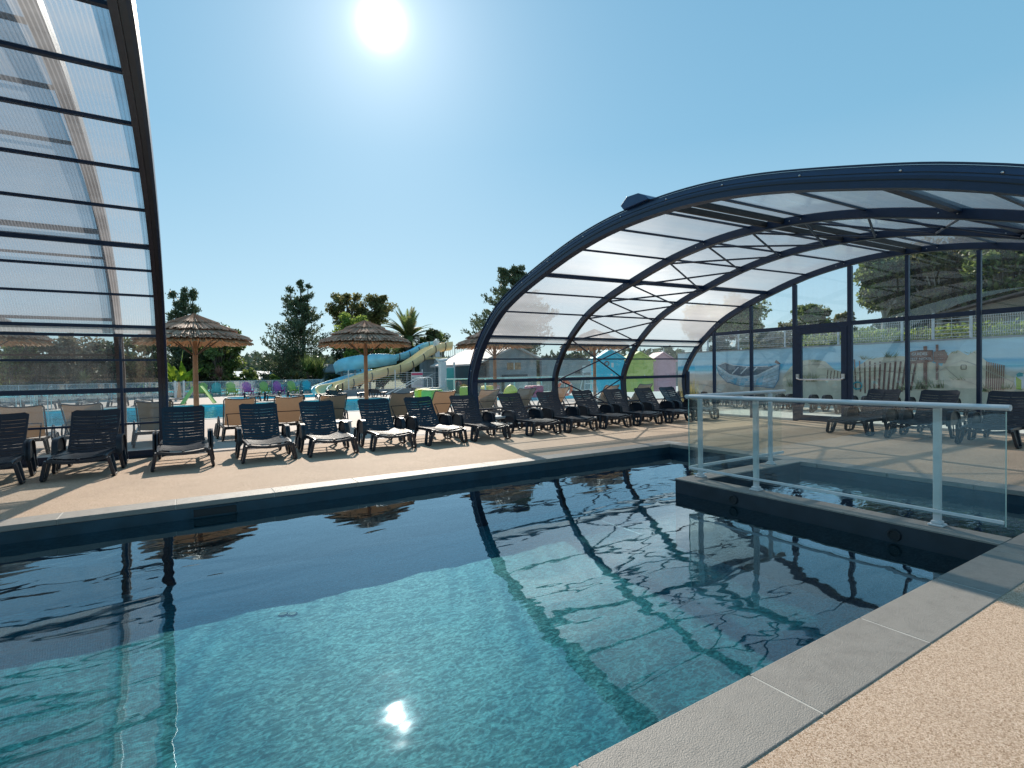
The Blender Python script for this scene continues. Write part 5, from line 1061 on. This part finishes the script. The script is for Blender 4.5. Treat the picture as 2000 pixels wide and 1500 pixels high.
# slide tower with stairs and railings
tq = ony(870, 692, 40.5); tp = tq.z-.15; T = empty('slide_tower', (tq.x, 41.2, 0), label='grey concrete slide tower with white picket railings and a long stair', cat='slide tower')
xa, xb = ony(845, 700, 40.5).x-tq.x, ony(915, 700, 40.5).x-tq.x
MB().box(xa, xb+1.5, -1.0, 2.2, 0, tp-.25).build('tower_wall', M['wallgrey'], T, bevel=.03); MB().box(xa-.1, xb+1.6, -1.1, 2.3, tp-.249, tp-.10).build('platform', M['slideyellow'], T)
def railing(P0, P1, h, n, parent, name='railing', m=None, r=.022):
    b = MB(); P0, P1 = Vector(P0), Vector(P1); b.tube([P0+Vector((0, 0, h)), P1+Vector((0, 0, h))], r*1.4, 6); b.tube([P0+Vector((0, 0, .1)), P1+Vector((0, 0, .1))], r, 6)
    for i in range(n+1): p = P0.lerp(P1, i/n); b.bar(p, p+Vector((0, 0, h)), r*1.2 if i % 8 else r*3)
    b.build(name, m or M['white'], parent); 
railing((xb-.2, -1.05, tp-.1), (xb+4.2, -1.05, tp-.1), 1.15, 30, T); railing((xa+.1, -1.05, tp-.1), (xa+.6, -1.05, tp-.1), 1.1, 4, T); railing((xa, 2.2, tp-.1), (xb+4, 2.2, tp-.1), 1.15, 34, T)
MB().box(xa+.05, xa+.45, -1.15, -.75, tp-.1, tp+1.25).build('start_post', M['white'], T, bevel=.02)
s0, s1 = Vector((ony(828, 770, 38).x-tq.x, -3.2, 0)), Vector((xb+1.6, -3.2, tp-.2)); ns_ = 16
b = MB()
for i in range(ns_): p = s0.lerp(s1, i/ns_); w_ = (s1.x-s0.x)/ns_; b.box(p.x, p.x+w_, -3.1, -1.9, max(0, (i+.2)*tp/ns_-.25), (i+1)*tp/ns_)
b.box(s1.x, s1.x+1.4, -3.1, -.9, tp-.3, tp-.12); b.build('stair', M['wallgrey'], T)
railing(s0, s1, 1.1, 44, T, 'stair_railing'); railing(s1+Vector((0, 0, .1)), s1+Vector((1.4, 0, .1)), 1.1, 10, T, 'stair_railing')
# low wall, wire fence and rules board beside the slides
a, c = ony(672, 768, 36.6), ony(868, 762, 36.6); lw_ = empty('low_wall', ((a.x+c.x)/2, 36.6, 0), label='low grey wall carrying the white wire fence under the slides', cat='low wall'); MB().box(a.x-lw_.location.x, c.x-lw_.location.x, -.12, .12, 0, .42).build('wall', M['wallgrey'], lw_)
T = empty('wire_fence', (lw_.location.x, 36.6, .42), label='white horizontal wire fence on the low grey wall under the slides', cat='fence'); hw_ = (c.x-a.x)/2
b = MB()
for i in range(9): b.bar((-hw_, 0, .08+i*.13), (hw_, 0, .08+i*.13), .018)
b.build('wires', M['white'], T)
for px in (681, 772, 825): q = ony(px, 750, 36.6); b = MB().bar((q.x-T.location.x, 0, 0), (q.x-T.location.x, 0, 1.35), .06); b.build('post', M['white'], T)
q0_, q1_ = ony(803, 727, 36.3), ony(826, 757, 36.3); T = empty('rules_board', ((q0_.x+q1_.x)/2, 36.3, .45), label='white pool rules board with a red header on the fence below the slides', cat='sign'); hw_ = (q1_.x-q0_.x)/2; zt, zb = q0_.z-.45, .0
MB().box(-hw_, hw_, -.02, .02, zb, zt).build('board', M['white'], T, bevel=.01); MB().box(-hw_+.01, hw_-.01, -.026, -.0205, zt-.22, zt-.06).build('header', M['red'], T)
b = MB(); 
for i in range(7): b.box(-hw_+.22, hw_-.06-.05*(i % 3), -.026, -.0205, zt-.36-i*.09, zt-.345-i*.09)
b.build('text_lines', M['greyplastic'], T); b = MB()
for z in (zt-.42, zt-.66): b.tube([(-hw_+.12, -.026, z), (-hw_+.12, -.0205, z)], .055, 12)
b.build('pictograms', M['ink'], T); MB().box(-hw_+.02, hw_-.02, -.026, -.0205, zt-1.0, zt-.985).build('underline', M['magenta'], T)
for sx in (-1, 1): MB().box(sx*(hw_-.08)-.03, sx*(hw_-.08)+.03, .021, .07, -.45, zt).build('post', M['greyplastic'], T)
# steps at the pool corner with handrail
q = ony(850, 775, 31.5); T = empty('pool_steps', (q.x, 31.8, 0), label='three pale concrete steps with a steel handrail at the far pool corner', cat='steps')
for i in range(3): MB().box(-1.0+i*.28, 1.3, -.2+i*.35, 1.2, i*.17, (i+1)*.17).build('step', M['outer'], T, bevel=.01)
for dy in (-.1, .7): MB().tube([(-3.0, dy-.3, .2), (-1.3, dy, .95), (-.9, dy, 1.15), (-.3, dy, 1.2), (-.1, dy, 1.1), (-.1, dy, .35)], .025, 8).build('handrail', M['white'], T, smooth=True)
# column with hook top and teal shower panel
a = ony(865, 770, 33); T = empty('shower_column', (a.x, 33, 0), label='tall white column with a curled top beside the teal panel', cat='shower'); zt = ony(865, 704, 33).z
MB().box(-.22, .22, -.2, .2, 0, zt-.1).build('column', M['white'], T, bevel=.03); MB().tube([(-.45, 0, zt+.1), (-.3, 0, zt-.02), (0, 0, zt), (.3, 0, zt+.04), (.4, 0, zt+.12)], [.05, .1, .12, .1, .05], 8).build('curled_top', M['white'], T, smooth=True)
a = ony(880, 770, 33.2); zt = ony(880, 719, 33.2).z; T = empty('shower_cubicle', (a.x, 33.2, 0), label='teal upright shower cubicle with white frame behind the glass rail', cat='shower'); MB().box(-.27, .27, -.05, .05, .1, zt).build('panel', M['teal'], T, bevel=.01); MB().box(.27, .36, -.06, .06, 0, zt+.4).box(-.27, .36, .06, .1, 0, zt+.1).build('frame', M['white'], T)
# glass rail by the steps
M['mint'] = plain('mint_coat', (.55, .74, .66), .4)
a, c = ony(870, 748, 27), ony(1300, 745, 27); T = empty('glass_railing', (a.x, 27, 0), label='mint-posted glass railing between the splash pool and the grey shed', cat='glass railing'); Lx = min(c.x-a.x, 16)
MB().tube([(0, 0, 1.1), (Lx, 0, 1.1)], .035, 8).build('top_rail', M['mint'], T, smooth=True); MB().box(0, Lx, -.006, .006, .1, 1.0).build('glass_pane', M['railglass'], T)
for i in range(8): MB().box(i*Lx/8+.5, i*Lx/8+.58, -.03, .03, 0, 1.1).build('post', M['mint'], T)
# play cubes
for (px, py, m_, l, s_) in ((827, 785, 'yellow', 'yellow foam play block at the near end of the splash pool', .38), (845, 788, 'limeseat', 'lime green foam play block beside the yellow one', .38), (915, 778, 'limeseat', 'lime green play block behind the glass railing left of the big arch', .35), (953, 775, 'yellow', 'yellow play block just inside the big arch', .35), (1043, 776, 'red', 'red play block behind the third beige lounger inside the arch', .4)):
    q = g(px, py); T = empty('play_block', (q.x, q.y, 0), random.uniform(-.3, .3), label=l, cat='play block', group='coloured play blocks by the splash pool'); MB().box(-s_, s_, -.4, .4, 0, .62).build('block', M[m_], T, bevel=.06); MB().box(-s_+.05, s_-.05, -.35, .35, .621, .66).build('top_pad', M[m_], T, bevel=.02)
q = g(998, 779); T = empty('play_dome', (q.x, q.y, 0), label='rounded yellow-green play dome inside the right shelter view', cat='play dome'); MB().sphere((0, 0, .18), .42, 14, 1.4).build('dome', M['yellow'], T, smooth=True); MB().box(-.5, .5, -.4, .4, 0, .12).build('base', M['limeseat'], T, bevel=.02)
# grey shed with pinkish roof
sY = 31.; a = ony(945, 765, sY); c = ony(1055, 765, sY); rd = ony(1003, 676, sY); ev_ = ony(962, 702, sY)
T = empty('shed', (rd.x, sY, 0), label='grey shed with a pinkish roof and dark doorway behind the right shelter', cat='shed'); x0, x1, xr = a.x-rd.x+.4, c.x-rd.x, 0; ez = ev_.z-.15; rz_ = rd.z-.08
x0 = -1.95; x1 = 1.9
b = MB(); b.prism([(x0, 0), (x1, 0), (x1, rz_-.78), (0, rz_), (x0, rz_-.80)], lambda u, v: (u, 0, v), (0, 7, 0)); b.build('wall', M['wallgrey'], T)
b = MB(); b.prism([(x0-1.15, rz_-1.24), (0, rz_+.02), (x1+.3, rz_-.88), (x1+.3, rz_-.78), (0, rz_+.14), (x0-1.15, rz_-1.12)], lambda u, v: (u, -.35, v), (0, 7.7, 0)); b.build('roof', M['roofpink'], T)
MB().box(x0-1.05, x0-.001, .4, 6.5, 0, rz_-1.25).build('lean_to', M['dark'], T)
MB().box(-.55, .55, -.03, .02, ez-.55, ez-.08).build('window', M['plank'] if 'plank' in M else M['wood'], T); MB().box(-.03, .03, -.035, -.0305, ez-.55, ez-.08).build('window_bar', M['white'], T)
dn_ = MB(); dn_.box(-1.0, -.8, -.04, .02, 0, ez-.9); dn_.box(-.8, 1.1, -.04, .02, ez-1.05, ez-.9); dn_.build('door_frame', M['dark'], T); MB().box(-.795, 1.1, -.02, .018, 0, ez-1.055).build('door', M['wallwhite'], T)
# pale back wall right of the shed with hedge
a = ony(1050, 700, 32); T = empty('boundary_wall', (a.x+5.2, 31.5, 0), label='pale blue-grey boundary wall between the shed and the beach huts', cat='wall'); MB().box(-5.2, 14, 0, .25, 0, 2.35).build('wall', M['wallgrey'], T); MB().box(-5.2, 14, -.04, .29, 2.351, 2.42).build('coping', M['wallwhite'], T)
MB().box(-2.1, -1.6, -.03, -.001, 1.25, 1.5).build('small_sign', M['greyplastic'], T)
for i, (px, l) in enumerate(((1075, 'dark clipped hedge behind the pale wall right of the shed'), (1125, 'dark clipped hedge behind the pale wall left of the blue hut'))): broad(px, 688, 38, 35, l, 'darkleaf', n=3000, clear=0, seed=90+i, cat='hedge', name='hedge', group='hedges behind the pale wall', size=.12)
# beach huts
for px, w_, m_, l, zt in ((1193, .92, 'cyan', 'bright blue beach hut, leftmost of the three', 2.75), (1250, .92, 'lime', 'lime green beach hut in the middle of the three', 2.6), (1296, .85, 'pink', 'pink beach hut, rightmost of the three', 2.55)):
    Y = 26.0 if m_ == 'cyan' else 25.2 if m_ == 'lime' else 24.6; q = ony(px, 765, Y); T = empty('beach_hut', (q.x, Y, 0), radians(-28), label=l, cat='beach hut', group='coloured beach huts')
    b = MB(); b.prism([(-w_, 0), (w_, 0), (w_, zt-.55), (0, zt-.02), (-w_, zt-.55)], lambda u, v: (u, 0, v), (0, 1.8, 0)); b.build('wall', M[m_], T)
    b = MB(); b.prism([(-w_-.12, zt-.60), (0, zt), (w_+.12, zt-.60), (w_+.12, zt-.52), (0, zt+.09), (-w_-.12, zt-.52)], lambda u, v: (u, -.15, v), (0, 2.1, 0)); b.build('roof', M[m_], T)
    MB().box(-.42, .42, -.03, .02, .05, zt-.75).build('door', M[m_], T, bevel=.008); MB().box(.28, .33, -.06, -.031, 1.0, 1.12).build('handle', M['white'], T); MB().bar((0, -.12, zt+.05), (0, -.12, zt+.32), .05).build('finial', M['white'], T)
    st_ = MB()
    for s_ in range(5): a0 = 2*pi*s_/5+.3; st_.add([(0, -.036, .75), (.13*cos(a0-.5), -.036, .75+.13*sin(a0-.5)), (.34*cos(a0), -.036, .75+.34*sin(a0)), (.13*cos(a0+.5), -.036, .75+.13*sin(a0+.5))], [(0, 1, 2, 3)])
    if m_ == 'lime': st_.build('starfish', M['limeseat'], T)
    if m_ == 'cyan':
        MB().tube([(-.25+.14*cos(t), -.05, 1.9+.14*sin(t)) for t in np.linspace(0, 2*pi, 17)], .035, 6, False).build('ring', M['greyplastic'], T)
        MB().box(.05, .2, -.035, -.031, 1.65, 1.95).box(.0, .12, -.035, -.031, 1.1, 1.22).build('painted_motif', M['white'], T)
# lifeguard chair
q = ony(1150, 768, 24.0); T = empty('lifeguard_chair', (q.x, 24.0, 0), radians(-20), label='white lifeguard chair on splayed legs left of the blue beach hut', cat='chair')
for sx in (-1, 1):
    MB().tube([(sx*.45, -.5, 0), (sx*.25, -.12, 1.15)], .025, 6).build('leg', M['white'], T); MB().tube([(sx*.45, .4, 0), (sx*.25, .25, 1.15), (sx*.24, .3, 1.75)], .025, 6).build('leg', M['white'], T); MB().tube([(sx*.27, -.2, 1.35), (sx*.27, .28, 1.4)], .02, 6).build('armrest', M['white'], T)
MB().box(-.27, .27, -.2, .27, 1.13, 1.17).build('seat', M['white'], T); MB().box(-.25, .25, .25, .29, 1.35, 1.75).build('backrest', M['white'], T); b = MB()
for z in (.35, .7): b.bar((-.4+z*.1, -.42+z*.25, z), (.4-z*.1, -.42+z*.25, z), .05)
b.build('rungs', M['white'], T)
# lifebuoy on a stand
q = ony(1103, 758, 21.0); T = empty('lifebuoy', (q.x, 21.0, 0), radians(-25), label='orange lifebuoy on a white post seen between the two near arches', cat='lifebuoy')
MB().tube([(.33*cos(t), -.06, q.z+.33*sin(t)) for t in np.linspace(0, 2*pi, 25)], .07, 8, False).build('ring', M['orange'], T, smooth=True)
for k in range(4): t = k*pi/2+.6; MB().tube([(.33*cos(t-.09), -.06, q.z+.33*sin(t-.09)), (.33*cos(t+.09), -.06, q.z+.33*sin(t+.09))], .075, 8).build('band', M['white'], T)
MB().bar((0, .03, 0), (0, .03, q.z+.4), .05).build('post', M['white'], T)
# pool ladder rails of the far pool
for px, l in ((35, 'chrome pool ladder rail across the far pool, left one behind the left panels'), (68, 'chrome pool ladder rail across the far pool, right one behind the left panels')):
    q = ony(px, 790, 32.2); T = empty('pool_ladder', (q.x, 32.2, 0), label=l, cat='pool ladder')
    for dx in (0, .5): MB().tube([(dx, .5, 0), (dx, .5, .7), (dx, .3, .9), (dx, .0, .9), (dx, -.25, .65), (dx, -.3, -.2)], .022, 8).build('rail', M['steel'], T, smooth=True)
# rubbish: white post stand near toddler slide
q = g(350, 785); T = empty('shower_post', (q.x, q.y+1.5, 0), label='pair of white posts with a folded parasol left of the lime toddler slide', cat='post')
MB().box(-.25, -.13, -.06, .06, 0, 1.25).build('post', M['white'], T); MB().box(.2, .32, -.06, .06, 0, 1.25).build('post', M['white'], T); MB().tube([(0, 0, .1), (.02, 0, .6), (0, 0, 1.2)], [.12, .1, .02], 8).build('folded_parasol', M['sling'], T, smooth=True)
